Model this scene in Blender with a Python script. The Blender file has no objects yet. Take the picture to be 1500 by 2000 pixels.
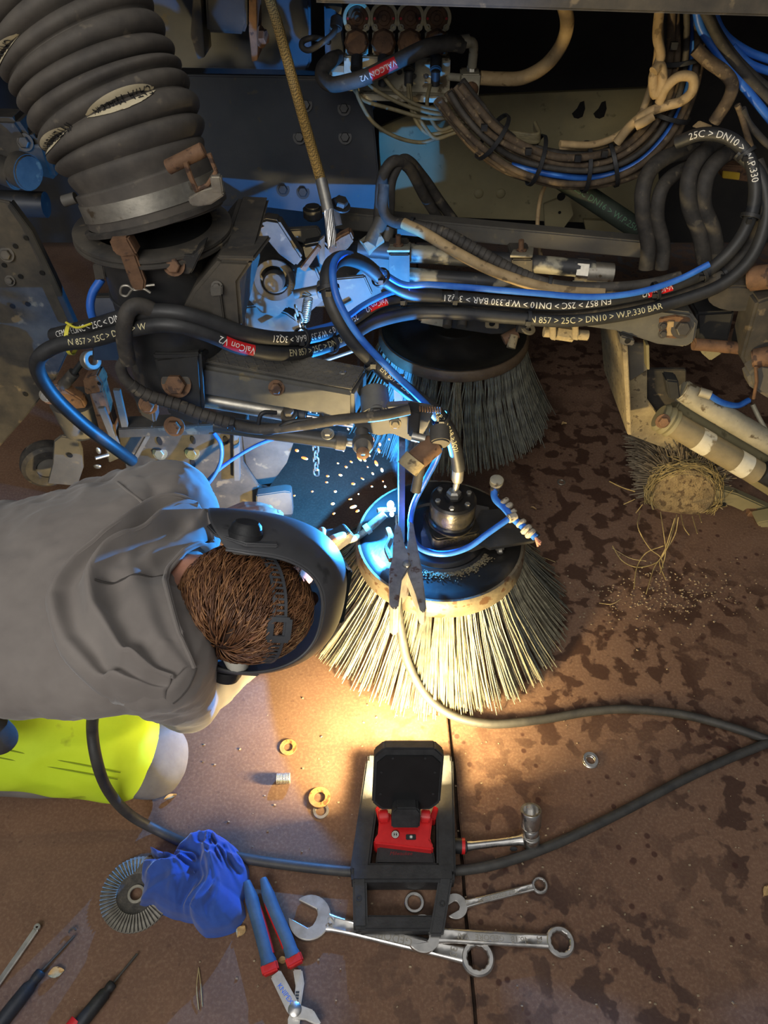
import bpy, bmesh, math, random
from mathutils import Vector, Matrix, noise
V = Vector
random.seed(7)
SC = bpy.context.scene
COL = SC.collection

# ---------------------------------------------------------------- camera
F = 1444.0
CAMZ = 1.5
PITCH = math.radians(45)
cam = bpy.data.cameras.new('camera')
cam.sensor_fit = 'VERTICAL'; cam.sensor_height = 36.0; cam.lens = 36.0*F/2000.0
cam.clip_start = 0.02
camo = bpy.data.objects.new('camera', cam); COL.objects.link(camo)
camo.location = (0, 0, CAMZ); camo.rotation_euler = (math.pi/2-PITCH, 0, 0)
SC.camera = camo

# ---------------------------------------------------------------- light
SC.view_settings.view_transform = 'Standard'
SC.view_settings.look = 'None'
SC.view_settings.gamma = 1.0
SC.view_settings.use_curve_mapping = False
SC.view_settings.exposure = 0.0
W = bpy.data.worlds.new('hall'); SC.world = W; W.use_nodes = True
W.node_tree.nodes['Background'].inputs[0].default_value = (0.92, 0.95, 1.0, 1)
W.node_tree.nodes['Background'].inputs[1].default_value = 0.13

def area_light(name, loc, target, sx, sy, power, col, spread=math.pi):
    l = bpy.data.lights.new(name, 'AREA'); l.shape = 'RECTANGLE'; l.size = sx; l.size_y = sy
    l.energy = power; l.color = col; l.spread = spread
    o = bpy.data.objects.new(name, l); COL.objects.link(o); o.location = loc
    o.rotation_euler = (V(target)-V(loc)).to_track_quat('-Z', 'Y').to_euler()
    return o
area_light('soft_fill_light', (-1.3, -2.6, 3.3), (-0.1, 1.2, 0.5), 2.8, 1.6, 116, (1.0, 0.96, 0.91))  # added soft fill from behind the camera, not a real fixture
area_light('soft_fill_light', (0.2, -0.1, 4.6), (0.2, 0.1, 0.0), 4.2, 2.6, 34, (1.0, 0.97, 0.93))  # added overhead fill, gives the chrome tools something bright to reflect
ARC = V((0.017, 1.203, 0.320))
pl = bpy.data.lights.new('welding_arc_light', 'POINT'); pl.energy = 74; pl.color = (0.035, 0.33, 1.0)
pl.shadow_soft_size = 0.004
plo = bpy.data.objects.new('welding_arc_light', pl); COL.objects.link(plo); plo.location = ARC + V((-0.004, 0, 0.012))

# ---------------------------------------------------------------- projection of photograph pixels to places
_c, _s = math.cos(PITCH), math.sin(PITCH)
CAM = V((0, 0, CAMZ))
def ray(px, py):
    u = (px-750)/F; v = (1000-py)/F
    return V((u, _c+v*_s, -_s+v*_c))
def at(px, py, Y):
    d = ray(px, py); return CAM+d*(Y/d.y)
def az(px, py, z):
    d = ray(px, py); return CAM+d*((z-CAMZ)/d.z)
def mpp(p):
    "metres covered by one photograph pixel at point p"
    return ((p.y)*_c+(CAMZ-p.z)*_s)/F

# ---------------------------------------------------------------- mesh builder
def frame(axis, hint=None):
    z = V(axis).normalized()
    h = V(hint) if hint else (V((0, 0, 1)) if abs(z.z) < 0.9 else V((0, 1, 0)))
    x = h.cross(z)
    if x.length < 1e-6: x = V((1, 0, 0)).cross(z)
    x.normalize(); y = z.cross(x)
    return x, y, z
def crv(pts, n=6):
    "Catmull-Rom through pts"
    pts = [V(p) for p in pts]
    if len(pts) < 3: return pts
    P = [pts[0]*2-pts[1]]+pts+[pts[-1]*2-pts[-2]]
    out = []
    for i in range(1, len(P)-2):
        a, b, c, d = P[i-1], P[i], P[i+1], P[i+2]
        for k in range(n):
            t = k/n
            out.append(0.5*((2*b)+(c-a)*t+(2*a-5*b+4*c-d)*t*t+(3*b-a-3*c+d)*t*t*t))
    out.append(pts[-1]); return out
def frames(pts):
    "parallel-transport frames"
    n = len(pts); T = []
    for i in range(n):
        a = pts[max(0, i-1)]; b = pts[min(n-1, i+1)]
        t = (b-a)
        T.append(t.normalized() if t.length > 1e-9 else V((0, 0, 1)))
    x, y, z = frame(T[0]); X = [x]
    for i in range(1, n):
        x = X[-1]-T[i]*X[-1].dot(T[i])
        if x.length < 1e-6: x = frame(T[i])[0]
        X.append(x.normalized())
    return [(X[i], T[i].cross(X[i]), T[i]) for i in range(n)]

class MB:
    def __init__(s): s.v = []; s.f = []
    def add(s, vs, fs):
        o = len(s.v); s.v += [V(p) for p in vs]; s.f += [tuple(i+o for i in q) for q in fs]; return s
    def box(s, c, size, ax=None):
        c = V(c); X, Y, Z = ax if ax else (V((1, 0, 0)), V((0, 1, 0)), V((0, 0, 1)))
        a, b, d = size[0]/2, size[1]/2, size[2]/2
        vs = [c+X*(i*a)+Y*(j*b)+Z*(k*d) for k in (-1, 1) for j in (-1, 1) for i in (-1, 1)]
        return s.add(vs, [(0, 2, 3, 1), (4, 5, 7, 6), (0, 1, 5, 4), (2, 6, 7, 3), (0, 4, 6, 2), (1, 3, 7, 5)])
    def beam(s, p0, p1, w, h, hint=None):
        p0, p1 = V(p0), V(p1); x, y, z = frame(p1-p0, hint)
        return s.box((p0+p1)/2, (w, h, (p1-p0).length), (x, y, z))
    def tube(s, pts, r, n=10, radii=None, cap=True, wave=None):
        pts = [V(p) for p in pts]; fr = frames(pts); o = len(s.v); m = len(pts)
        for i, p in enumerate(pts):
            rr = radii[i] if radii else r
            x, y, _ = fr[i]
            for k in range(n):
                a = 2*math.pi*k/n
                s.v.append(p+x*(math.cos(a)*rr)+y*(math.sin(a)*rr))
        for i in range(m-1):
            for k in range(n):
                k2 = (k+1) % n
                s.f.append((o+i*n+k, o+i*n+k2, o+(i+1)*n+k2, o+(i+1)*n+k))
        if cap:
            s.f.append(tuple(o+k for k in reversed(range(n)))); s.f.append(tuple(o+(m-1)*n+k for k in range(n)))
        return s
    def cyl(s, p0, p1, r, n=16, r2=None):
        return s.tube([V(p0), V(p1)], r, n, [r, r if r2 is None else r2])
    def lathe(s, prof, org, axis=(0, 0, 1), n=32, hint=None, close=False):
        org = V(org); x, y, z = frame(axis, hint); o = len(s.v); m = len(prof)
        for (r, h) in prof:
            for k in range(n):
                a = 2*math.pi*k/n
                s.v.append(org+z*h+x*(math.cos(a)*r)+y*(math.sin(a)*r))
        rng = range(m) if close else range(m-1)
        for i in rng:
            j = (i+1) % m
            for k in range(n):
                k2 = (k+1) % n
                s.f.append((o+i*n+k, o+i*n+k2, o+j*n+k2, o+j*n+k))
        return s
    def ring(s, c, axis, ro, ri, h, n=28, ch=0.0):
        ch = ch or min(h, ro-ri)*0.15
        return s.lathe([(ri, ch), (ri+ch, 0), (ro-ch, 0), (ro, ch), (ro, h-ch), (ro-ch, h), (ri+ch, h), (ri, h-ch)], c, axis, n, close=True)
    def torus(s, c, axis, R, r, n=28, m=8, a0=0, a1=2*math.pi, hint=None):
        x, y, z = frame(axis, hint); c = V(c)
        full = abs(a1-a0-2*math.pi) < 1e-6
        pts = [c+x*(math.cos(a0+(a1-a0)*k/n)*R)+y*(math.sin(a0+(a1-a0)*k/n)*R) for k in range(n+(1 if not full else 1))]
        return s.tube(pts, r, m, cap=not full)
    def prism(s, poly, vec):
        poly = [V(p) for p in poly]; vec = V(vec); n = len(poly); o = len(s.v)
        nrm = V((0, 0, 0))
        for i in range(n):
            a, b = poly[i], poly[(i+1) % n]; nrm += a.cross(b)
        if nrm.dot(vec) > 0: poly = poly[::-1]
        s.v += poly+[p+vec for p in poly]
        s.f.append(tuple(o+i for i in range(n))); s.f.append(tuple(o+n+i for i in reversed(range(n))))
        for i in range(n):
            j = (i+1) % n; s.f.append((o+j, o+i, o+n+i, o+n+j))
        return s
    def sphere(s, c, r, n=12, m=8, ax=None):
        c = V(c); r = (r, r, r) if not hasattr(r, '__len__') else r
        X, Y, Z = ax if ax else (V((1, 0, 0)), V((0, 1, 0)), V((0, 0, 1)))
        o = len(s.v)
        s.v.append(c-Z*r[2])
        for i in range(1, m):
            t = math.pi*i/m-math.pi/2
            for k in range(n):
                a = 2*math.pi*k/n
                s.v.append(c+X*(r[0]*math.cos(t)*math.cos(a))+Y*(r[1]*math.cos(t)*math.sin(a))+Z*(r[2]*math.sin(t)))
        s.v.append(c+Z*r[2]); e = len(s.v)-1
        for k in range(n):
            k2 = (k+1) % n
            s.f.append((o, o+1+k2, o+1+k))
            for i in range(m-2):
                b = o+1+i*n; s.f.append((b+k, b+k2, b+n+k2, b+n+k))
            b = o+1+(m-2)*n; s.f.append((b+k, b+k2, e))
        return s
    def bolt(s, c, axis, r, h, washer=True):
        c = V(c); a = V(axis).normalized()
        if washer: s.lathe([(0, 0), (r*1.45, 0), (r*1.45, h*0.22), (0, h*0.22)], c, a, 20)
        s.lathe([(0, h*0.2), (r, h*0.2), (r, h*0.9), (r*0.86, h), (0, h)], c, a, 6)
        return s

# ---------------------------------------------------------------- materials
def lin(c):
    return tuple(((x/255)/12.92 if x/255 <= 0.04045 else ((x/255+0.055)/1.055)**2.4) for x in c)+(1,)
MATS = {}
def mat(name, c1, c2=None, rough=0.6, metal=0.0, scale=18, bump=0.12, c3=None, s3=60, t3=0.62, detail=6, rough2=None,
        emit=None, stretch=None, spec=0.5, bdist=0.002, lo=0.35, hi=0.65, coat=0.0, sheen=0.0):
    "two-tone noise colour, a third tone in patches, bump"
    if name in MATS: return MATS[name]
    m = bpy.data.materials.new(name); m.use_nodes = True; nt = m.node_tree; N = nt.nodes; L = nt.links
    b = N['Principled BSDF']; b.inputs['Metallic'].default_value = metal; b.inputs['Roughness'].default_value = rough
    b.inputs['Specular IOR Level'].default_value = spec
    b.inputs['Coat Weight'].default_value = coat
    if sheen: b.inputs['Sheen Weight'].default_value = sheen
    c1 = lin(c1); c2 = lin(c2) if c2 else c1
    tc = N.new('ShaderNodeTexCoord'); co = tc.outputs['Object']
    if stretch:
        mp = N.new('ShaderNodeMapping'); mp.inputs['Scale'].default_value = stretch
        L.new(co, mp.inputs[0]); co = mp.outputs[0]
    n1 = N.new('ShaderNodeTexNoise'); n1.inputs['Scale'].default_value = scale; n1.inputs['Detail'].default_value = detail
    n1.inputs['Roughness'].default_value = 0.65
    L.new(co, n1.inputs['Vector'])
    r1 = N.new('ShaderNodeValToRGB'); r1.color_ramp.elements[0].position = lo; r1.color_ramp.elements[1].position = hi
    r1.color_ramp.elements[0].color = c1; r1.color_ramp.elements[1].color = c2
    L.new(n1.outputs['Fac'], r1.inputs[0]); out = r1.outputs[0]
    if c3:
        n3 = N.new('ShaderNodeTexNoise'); n3.inputs['Scale'].default_value = s3; n3.inputs['Detail'].default_value = 4
        L.new(co, n3.inputs['Vector'])
        r3 = N.new('ShaderNodeValToRGB'); r3.color_ramp.elements[0].position = t3-0.03; r3.color_ramp.elements[1].position = t3+0.03
        L.new(n3.outputs['Fac'], r3.inputs[0])
        mx = N.new('ShaderNodeMixRGB'); mx.inputs[2].default_value = lin(c3)
        L.new(r3.outputs[0], mx.inputs[0]); L.new(out, mx.inputs[1]); out = mx.outputs[0]
    L.new(out, b.inputs['Base Color'])
    if rough2 is not None:
        mr = N.new('ShaderNodeMapRange'); mr.inputs['To Min'].default_value = rough; mr.inputs['To Max'].default_value = rough2
        mr.inputs['From Min'].default_value = 0.3; mr.inputs['From Max'].default_value = 0.7
        L.new(n1.outputs['Fac'], mr.inputs[0]); L.new(mr.outputs[0], b.inputs['Roughness'])
    if bump:
        nb = N.new('ShaderNodeTexNoise'); nb.inputs['Scale'].default_value = scale*5; nb.inputs['Detail'].default_value = 4
        L.new(co, nb.inputs['Vector'])
        bp = N.new('ShaderNodeBump'); bp.inputs['Strength'].default_value = bump; bp.inputs['Distance'].default_value = bdist
        L.new(nb.outputs['Fac'], bp.inputs['Height']); L.new(bp.outputs[0], b.inputs['Normal'])
    if emit:
        b.inputs['Emission Color'].default_value = lin(emit[0]); b.inputs['Emission Strength'].default_value = emit[1]
    MATS[name] = m; return m

M_STEEL = mat('dirty_black_steel', (58, 57, 56), (92, 86, 76), 0.55, 0.2, 9, 0.25, (120, 108, 88), 26, 0.66)
M_PLATE = mat('dusty_grey_plate', (82, 80, 76), (106, 101, 91), 0.62, 0.05, 7, 0.3, (118, 109, 92), 30, 0.66)
M_DARK = mat('black_painted_steel', (40, 41, 43), (62, 61, 58), 0.45, 0.1, 6, 0.2, (78, 72, 62), 24, 0.66)
M_RUBBER = mat('dusty_black_rubber', (44, 42, 40), (76, 71, 64), 0.7, 0, 22, 0.25, (98, 90, 76), 40, 0.66)
M_RUBBERC = mat('clean_black_rubber', (34, 35, 37), (52, 52, 52), 0.5, 0, 20, 0.1)
M_DUST = mat('caked_dust', (136, 122, 94), (168, 152, 116), 0.9, 0, 30, 0.6, (104, 92, 72), 60, 0.62)
M_RUST = mat('rusty_steel', (92, 68, 50), (128, 96, 70), 0.75, 0.2, 22, 0.4, (72, 54, 44), 50, 0.6)
M_CHROME = mat('brushed_chrome', (196, 194, 190), (222, 220, 216), 0.24, 1.0, 40, 0.02, rough2=0.36)
M_ZINC = mat('dull_zinc', (150, 146, 136), (182, 176, 162), 0.42, 0.8, 30, 0.1, (120, 108, 90), 40, 0.66)
M_ALU = mat('weathered_aluminium', (150, 144, 126), (182, 174, 150), 0.6, 0.35, 16, 0.25, (104, 92, 72), 30, 0.62)
M_BLUE = mat('blue_air_line', (36, 92, 190), (58, 120, 210), 0.42, 0, 20, 0.03)
M_BLACKP = mat('black_plastic', (30, 31, 33), (42, 43, 45), 0.5, 0, 60, 0.12)
M_RED = mat('red_plastic', (190, 26, 30), (206, 36, 38), 0.42, 0, 40, 0.05)
M_WHITE = mat('white_ink', (214, 212, 204), (232, 230, 222), 0.6, 0, 60, 0)
M_YINK = mat('dusty_ink', (196, 186, 140), (220, 210, 168), 0.6, 0, 60, 0)
M_TAN = mat('tan_cable_sleeve', (150, 126, 88), (180, 154, 112), 0.7, 0, 24, 0.2, (120, 100, 70), 40, 0.62)
M_HARN = mat('muddy_cable_wrap', (66, 54, 42), (104, 88, 68), 0.8, 0, 30, 0.4, (126, 108, 82), 50, 0.62)

# ---------------------------------------------------------------- objects
ORG = {}
def thing(name, label, cat, loc, group=None, rot=None):
    o = bpy.data.objects.new(name, None); COL.objects.link(o); o.location = loc
    o.empty_display_size = 0.05
    if rot: o.rotation_euler = rot
    o['label'] = label; o['category'] = cat
    if group: o['group'] = group
    ORG[o.name] = V(loc); return o
def tag(o, label, cat, group=None, kind=None):
    o['label'] = label; o['category'] = cat
    if group: o['group'] = group
    if kind: o['kind'] = kind
    return o
def build(name, mb, m, parent=None, smooth=38, bevel=0, local=False, label=None, sub=0, kind=None):
    if parent is None:
        xs = [p.x for p in mb.v]; ys = [p.y for p in mb.v]; zs = [p.z for p in mb.v]
        org = V(((min(xs)+max(xs))/2, (min(ys)+max(ys))/2, min(zs)))
    else: org = ORG[parent.name]
    if local: org = V((0, 0, 0))
    me = bpy.data.meshes.new(name)
    me.from_pydata([tuple(p-org) for p in mb.v], [], mb.f); me.validate()
    o = bpy.data.objects.new(name, me); COL.objects.link(o)
    bm = bmesh.new(); bm.from_mesh(me)
    if bevel:
        es = [e for e in bm.edges if len(e.link_faces) == 2 and e.calc_face_angle(0) > 0.6]
        try: bmesh.ops.bevel(bm, geom=es, offset=bevel, segments=2, affect='EDGES', clamp_overlap=True)
        except Exception: pass
    bmesh.ops.recalc_face_normals(bm, faces=bm.faces[:])
    bm.to_mesh(me); bm.free()
    if smooth:
        for p in me.polygons: p.use_smooth = True
        me.set_sharp_from_angle(angle=math.radians(smooth))
    me.materials.append(m)
    if parent is None: o.location = org
    else: o.parent = parent
    ORG[o.name] = org
    if sub:
        md = o.modifiers.new('subdivision', 'SUBSURF'); md.levels = sub; md.render_levels = sub
    if label: o['label'] = label
    if kind: o['kind'] = kind
    return o
def copy_part(src, parent, loc=None, rot=None):
    c = src.copy(); COL.objects.link(c); c.parent = parent
    if loc is not None: c.location = loc
    if rot is not None: c.rotation_euler = rot
    return c

def text_geo(s, size=1.0, align='LEFT', extrude=0.0, shear=0.0, cut=None):
    cu = bpy.data.curves.new('t', 'FONT'); cu.body = s; cu.size = size; cu.align_x = align; cu.align_y = 'CENTER'
    cu.extrude = extrude; cu.shear = shear; cu.resolution_u = 2
    o = bpy.data.objects.new('t', cu); COL.objects.link(o)
    dg = bpy.context.evaluated_depsgraph_get(); me = o.evaluated_get(dg).to_mesh()
    vs = [v.co.copy() for v in me.vertices]; fs = [tuple(p.vertices) for p in me.polygons]
    o.evaluated_get(dg).to_mesh_clear(); bpy.data.objects.remove(o); bpy.data.curves.remove(cu)
    if cut:
        bm = bmesh.new(); bv = [bm.verts.new(v) for v in vs]
        for f in fs:
            try: bm.faces.new([bv[i] for i in f])
            except ValueError: pass
        for _ in range(4):
            es = [e for e in bm.edges if e.calc_length() > cut]
            if not es: break
            bmesh.ops.subdivide_edges(bm, edges=es, cuts=1); bmesh.ops.triangulate(bm, faces=bm.faces[:])
        bm.verts.index_update(); vs = [v.co.copy() for v in bm.verts]; fs = [tuple(v.index for v in f.verts) for f in bm.faces]; bm.free()
    return vs, fs
def text_on_plane(mb, s, org, X, Y, size, align='CENTER', extrude=0.0, shear=0.0):
    vs, fs = text_geo(s, size, align, extrude, shear); X = V(X).normalized(); Y = V(Y); Y = (Y-X*Y.dot(X)).normalized(); Z = X.cross(Y)
    mb.add([V(org)+X*p.x+Y*p.y+Z*p.z for p in vs], fs); return mb
def arclen(pts):
    s = [0.0]
    for i in range(1, len(pts)): s.append(s[-1]+(pts[i]-pts[i-1]).length)
    return s
def along(pts, S, d):
    d = max(0, min(S[-1]-1e-6, d))
    lo, hi = 0, len(S)-1
    while hi-lo > 1:
        m = (lo+hi)//2
        if S[m] <= d: lo = m
        else: hi = m
    t = (d-S[lo])/max(1e-9, S[hi]-S[lo])
    return pts[lo].lerp(pts[hi], t), (pts[hi]-pts[lo]).normalized()
def nearest_s(pts, S, p):
    best = min(range(len(pts)), key=lambda i: (pts[i]-p).length)
    return S[best]
def text_on_tube(mb, s, pts, r, start, size, updown=False, up=0.0, off=0.0007):
    "lettering wrapped round a tube on its side towards the viewer; start is an arc length; updown reads upside down"
    vs, fs = text_geo(s, size, cut=r*0.35); S = arclen(pts); out = []
    t0 = along(pts, S, start)[1]; sg = 1 if t0.x > 0 else -1
    if updown: sg = -sg
    cu = V((0, _s, _c))
    for p in vs:
        c, t = along(pts, S, start+sg*p.x)
        view = (CAM-c).normalized(); n = (view-t*view.dot(t)).normalized(); b = (t*sg).cross(n); b = -b
        b = n.cross(t*sg)
        a = up/r*(-1 if updown else 1)+p.y/r
        out.append(c+(n*math.cos(a)+b*math.sin(a))*(r+off))
    mb.add(out, fs); return mb
def proj(p):
    d = V(p)-CAM; dep = d.y*_c-d.z*_s; u = d.y*_s+d.z*_c
    return 750+F*d.x/dep, 1000-F*u/dep
def s_at(pts, S, px, py):
    best = min(range(len(pts)), key=lambda i: (proj(pts[i])[0]-px)**2+(proj(pts[i])[1]-py)**2); return S[best]
def band_on_tube(mb, pts, r, s0, s1, a0=-0.6, a1=0.6, off=0.0004, n=14, m=8):
    "a thin printed patch on a tube, on the side towards the viewer"
    S = arclen(pts); o = len(mb.v)
    for i in range(n+1):
        c, t = along(pts, S, s0+(s1-s0)*i/n)
        view = (CAM-c).normalized(); nn = (view-t*view.dot(t)).normalized(); b = nn.cross(t)
        if b.z < 0: b = -b
        for k in range(m+1):
            a = a0+(a1-a0)*k/m
            mb.v.append(c+(nn*math.cos(a)+b*math.sin(a))*(r+off))
    for i in range(n):
        for k in range(m):
            q = o+i*(m+1)+k; mb.f.append((q, q+1, q+m+2, q+m+1))
    return mb

# ================================================================ floor
def floor_material():
    m = bpy.data.materials.new('stained_concrete'); m.use_nodes = True; nt = m.node_tree; N = nt.nodes; L = nt.links
    b = N['Principled BSDF']; b.inputs['Roughness'].default_value = 0.75; b.inputs['Specular IOR Level'].default_value = 0.35
    g = N.new('ShaderNodeNewGeometry'); co = g.outputs['Position']
    def noi(scale, detail=6, rough=0.6, dist=0.0):
        n = N.new('ShaderNodeTexNoise'); n.inputs['Scale'].default_value = scale; n.inputs['Detail'].default_value = detail
        n.inputs['Roughness'].default_value = rough; n.inputs['Distortion'].default_value = dist
        L.new(co, n.inputs['Vector']); return n.outputs['Fac']
    def ramp(f, p0, p1, c0=(0, 0, 0, 1), c1=(1, 1, 1, 1)):
        r = N.new('ShaderNodeValToRGB'); r.color_ramp.elements[0].position = p0; r.color_ramp.elements[1].position = p1
        r.color_ramp.elements[0].color = c0; r.color_ramp.elements[1].color = c1; L.new(f, r.inputs[0]); return r.outputs[0]
    def mix(f, a, col=None, c2=None, mode='MIX'):
        x = N.new('ShaderNodeMixRGB'); x.blend_type = mode; L.new(f, x.inputs[0]); L.new(a, x.inputs[1])
        if col: x.inputs[2].default_value = col
        else: L.new(c2, x.inputs[2])
        return x.outputs[0]
    def mul(a, b_):
        x = N.new('ShaderNodeMath'); x.operation = 'MULTIPLY'; L.new(a, x.inputs[0])
        if isinstance(b_, float): x.inputs[1].default_value = b_
        else: L.new(b_, x.inputs[1])
        return x.outputs[0]
    base = ramp(noi(3.0, 8, 0.65), 0.3, 0.7, lin((94, 69, 55)), lin((116, 89, 71)))
    sand = ramp(noi(160, 3), 0.45, 0.75); base = mix(mul(sand, 0.35), base, lin((150, 126, 102)))
    # blotches where oil has soaked in: denser on the right-hand slab
    sx = N.new('ShaderNodeSeparateXYZ'); L.new(co, sx.inputs[0])
    mr = N.new('ShaderNodeMapRange'); mr.inputs['From Min'].default_value = -0.1; mr.inputs['From Max'].default_value = 0.2
    mr.inputs['To Min'].default_value = 0.12; mr.inputs['To Max'].default_value = 1.0; L.new(sx.outputs['X'], mr.inputs[0])
    big = ramp(noi(20, 3, 0.5, 0.2), 0.505, 0.55); big = mul(mul(big, mr.outputs[0]), ramp(noi(2.4, 2), 0.34, 0.52))
    base = mix(mul(big, 0.78), base, lin((52, 33, 27)))
    vo = N.new('ShaderNodeTexVoronoi'); vo.inputs['Scale'].default_value = 34; vo.inputs['Randomness'].default_value = 1
    L.new(co, vo.inputs['Vector']); drops = ramp(vo.outputs['Distance'], 0.16, 0.24, (1, 1, 1, 1), (0, 0, 0, 1))
    drops = mul(mul(drops, ramp(noi(7, 2), 0.5, 0.56)), mr.outputs[0]); base = mix(mul(drops, 0.8), base, lin((58, 32, 26)))
    sp = ramp(noi(60, 2), 0.66, 0.70); base = mix(mul(sp, 0.5), base, lin((84, 62, 52)))
    gr = ramp(noi(300, 2), 0.74, 0.78); base = mix(mul(gr, 0.6), base, lin((196, 184, 164)))
    L.new(base, b.inputs['Base Color'])
    rr = N.new('ShaderNodeMapRange'); rr.inputs['To Min'].default_value = 0.8; rr.inputs['To Max'].default_value = 0.5
    L.new(big, rr.inputs[0]); L.new(rr.outputs[0], b.inputs['Roughness'])
    bp = N.new('ShaderNodeBump'); bp.inputs['Strength'].default_value = 0.25; bp.inputs['Distance'].default_value = 0.002
    L.new(noi(120, 5, 0.7), bp.inputs['Height']); L.new(bp.outputs[0], b.inputs['Normal'])
    return m
M_FLOOR = floor_material()
M_JOINT = mat('joint_dirt', (46, 34, 28), (70, 54, 42), 0.9, 0, 40, 0.6)
fl = build('floor', MB().box((0, 2, -0.06), (9, 9, 0.08)), M_JOINT); fl['kind'] = 'structure'
SEAM = [(0.158, -2.5), (0.156, 0.3), (0.152, 0.45), (0.153, 0.52), (0.149, 0.62), (0.150, 0.72), (0.146, 0.84), (0.147, 0.9), (0.145, 1.4), (0.14, 6.5)]
build('floor_slab', MB().prism([(-4.5, -2.5, -0.03)]+[(x-0.0035, y, -0.03) for x, y in SEAM]+[(-4.5, 6.5, -0.03)], (0, 0, 0.03)), M_FLOOR, fl, bevel=0.0025)
build('floor_slab', MB().prism([(4.5, -2.5, -0.03)]+[(x+0.0035, y, -0.03) for x, y in SEAM]+[(4.5, 6.5, -0.03)], (0, 0, 0.03)), M_FLOOR, fl, bevel=0.0025)

# ================================================================ rotary brushes
M_BRIS = mat('worn_plastic_bristle', (96, 92, 78), (146, 140, 116), 0.55, 0, 60, 0)
M_BRISD = mat('dark_bristle', (60, 62, 58), (112, 112, 98), 0.6, 0, 40, 0)
M_DISC = mat('oily_black_disc', (22, 21, 21), (36, 34, 31), 0.32, 0.1, 9, 0.3, (48, 44, 36), 22, 0.72)
M_RIM = mat('worn_bare_rim', (92, 84, 70), (122, 112, 92), 0.5, 0.3, 20, 0.4, (84, 62, 44), 40, 0.58)
def tuft_mesh(name, r0, z0, r1, z1, n, spread0, spread1, thick, rnd, m, flare=0.0):
    mb = MB()
    for i in range(n):
        a0 = rnd.uniform(-spread0, spread0); a1 = a0*0.6+rnd.gauss(0, 1)*spread1*0.55
        rr = rnd.uniform(-0.010, 0.010)
        R1 = r1+rnd.gauss(0, 0.010)+rr; Z1 = z1+abs(rnd.gauss(0, 0.009))
        p0 = V(((r0+rr)*math.cos(a0), (r0+rr)*math.sin(a0), z0))
        p3 = V((R1*math.cos(a1), R1*math.sin(a1), Z1))
        d = p3-p0; mid = p0+d*0.5+V((0, 0, -flare*0.2))+V((math.cos(a0), math.sin(a0), 0))*(-flare)
        pts = [p0, p0*0.3+mid*0.7, mid*0.45+p3*0.55, p3]
        t = thick*rnd.uniform(0.75, 1.25)
        mb.tube(pts, t, 4, [t, t, t*0.95, t*0.7])
    me = bpy.data.meshes.new(name); me.from_pydata([tuple(p) for p in mb.v], [], mb.f); me.materials.append(m); return me
def brush(name, label, C, R, th, r1, zfloor, ntuft, nb, disc_mat, rim_mat, seed, profile, bm1, bm2, thick, a_skip=None):
    t = thing(name, label, 'brush', C)
    mb = MB().lathe(profile, (0, 0, 0), (0, 0, 1), 72); build('disc', mb, disc_mat, t, local=True, smooth=30)
    mb = MB().lathe([(R-0.012, -th), (R+0.001, -th), (R+0.0025, -th+0.006), (R+0.002, -0.007), (R-0.003, 0.0005), (R-0.012, 0.001)], (0, 0, 0), (0, 0, 1), 72)
    build('rim', mb, rim_mat, t, local=True, label='worn rusty rim of the disc')
    rnd = random.Random(seed); ms = []
    for k in range(4):
        ms.append(tuft_mesh('bristle_tuft', R-0.022, -th*0.6, r1+rnd.uniform(-0.006, 0.006), zfloor-C[2]+0.004, nb, 0.05, 0.10, thick, rnd, bm1 if k != 3 else bm2, 0.012))
    for i in range(ntuft):
        a = 2*math.pi*(i+rnd.uniform(-0.22, 0.22))/ntuft
        o = bpy.data.objects.new('bristle_tuft', ms[rnd.choice((0, 1, 2, 0, 1, 2, 3))]); COL.objects.link(o); o.parent = t
        o.rotation_euler = (0, 0, a)
    return t
BC = V((0.13, 1.17, 0.25))
prof1 = [(0, 0.012), (0.088, 0.012), (0.094, 0.009), (0.100, 0.004), (0.106, 0.0075), (0.114, 0.0035), (0.13, -0.001), (0.165, 0.0), (0.178, 0.0025), (0.186, 0.001), (0.188, -0.03), (0, -0.03)]
fb = brush('rotary_brush', 'round sweeper brush being welded, black disc above pale bristles on the floor', BC, 0.1945, 0.05, 0.315, 0.0, 46, 34, M_DISC, M_RIM, 3, prof1, M_BRIS, M_BRISD, 0.0015)
# dirt packed against the raised step of the disc
mb = MB(); rnd = random.Random(5)
for i in range(900):
    a = math.radians(rnd.uniform(-112, -30)); r = 0.104+abs(rnd.gauss(0, 0.012))
    mb.sphere(BC+V((r*math.cos(a), r*math.sin(a), 0.003)), (rnd.uniform(0.0008, 0.003), rnd.uniform(0.0008, 0.003), rnd.uniform(0.0006, 0.002)), 5, 4)
build('dirt', mb, mat('packed_dirt', (92, 82, 62), (124, 112, 84), 0.95, 0, 40, 0.3), fb, kind='stuff', label='crumbly dust packed along the step of the disc')

build('yellow_strip', MB().beam(az(768, 1240, 0.10), az(783, 1212, 0.15), 0.007, 0.003), mat('yellow_plastic', (216, 190, 40), (226, 204, 60), 0.5, bump=0), fb, label='small yellow plastic strip caught between bristles')
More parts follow.
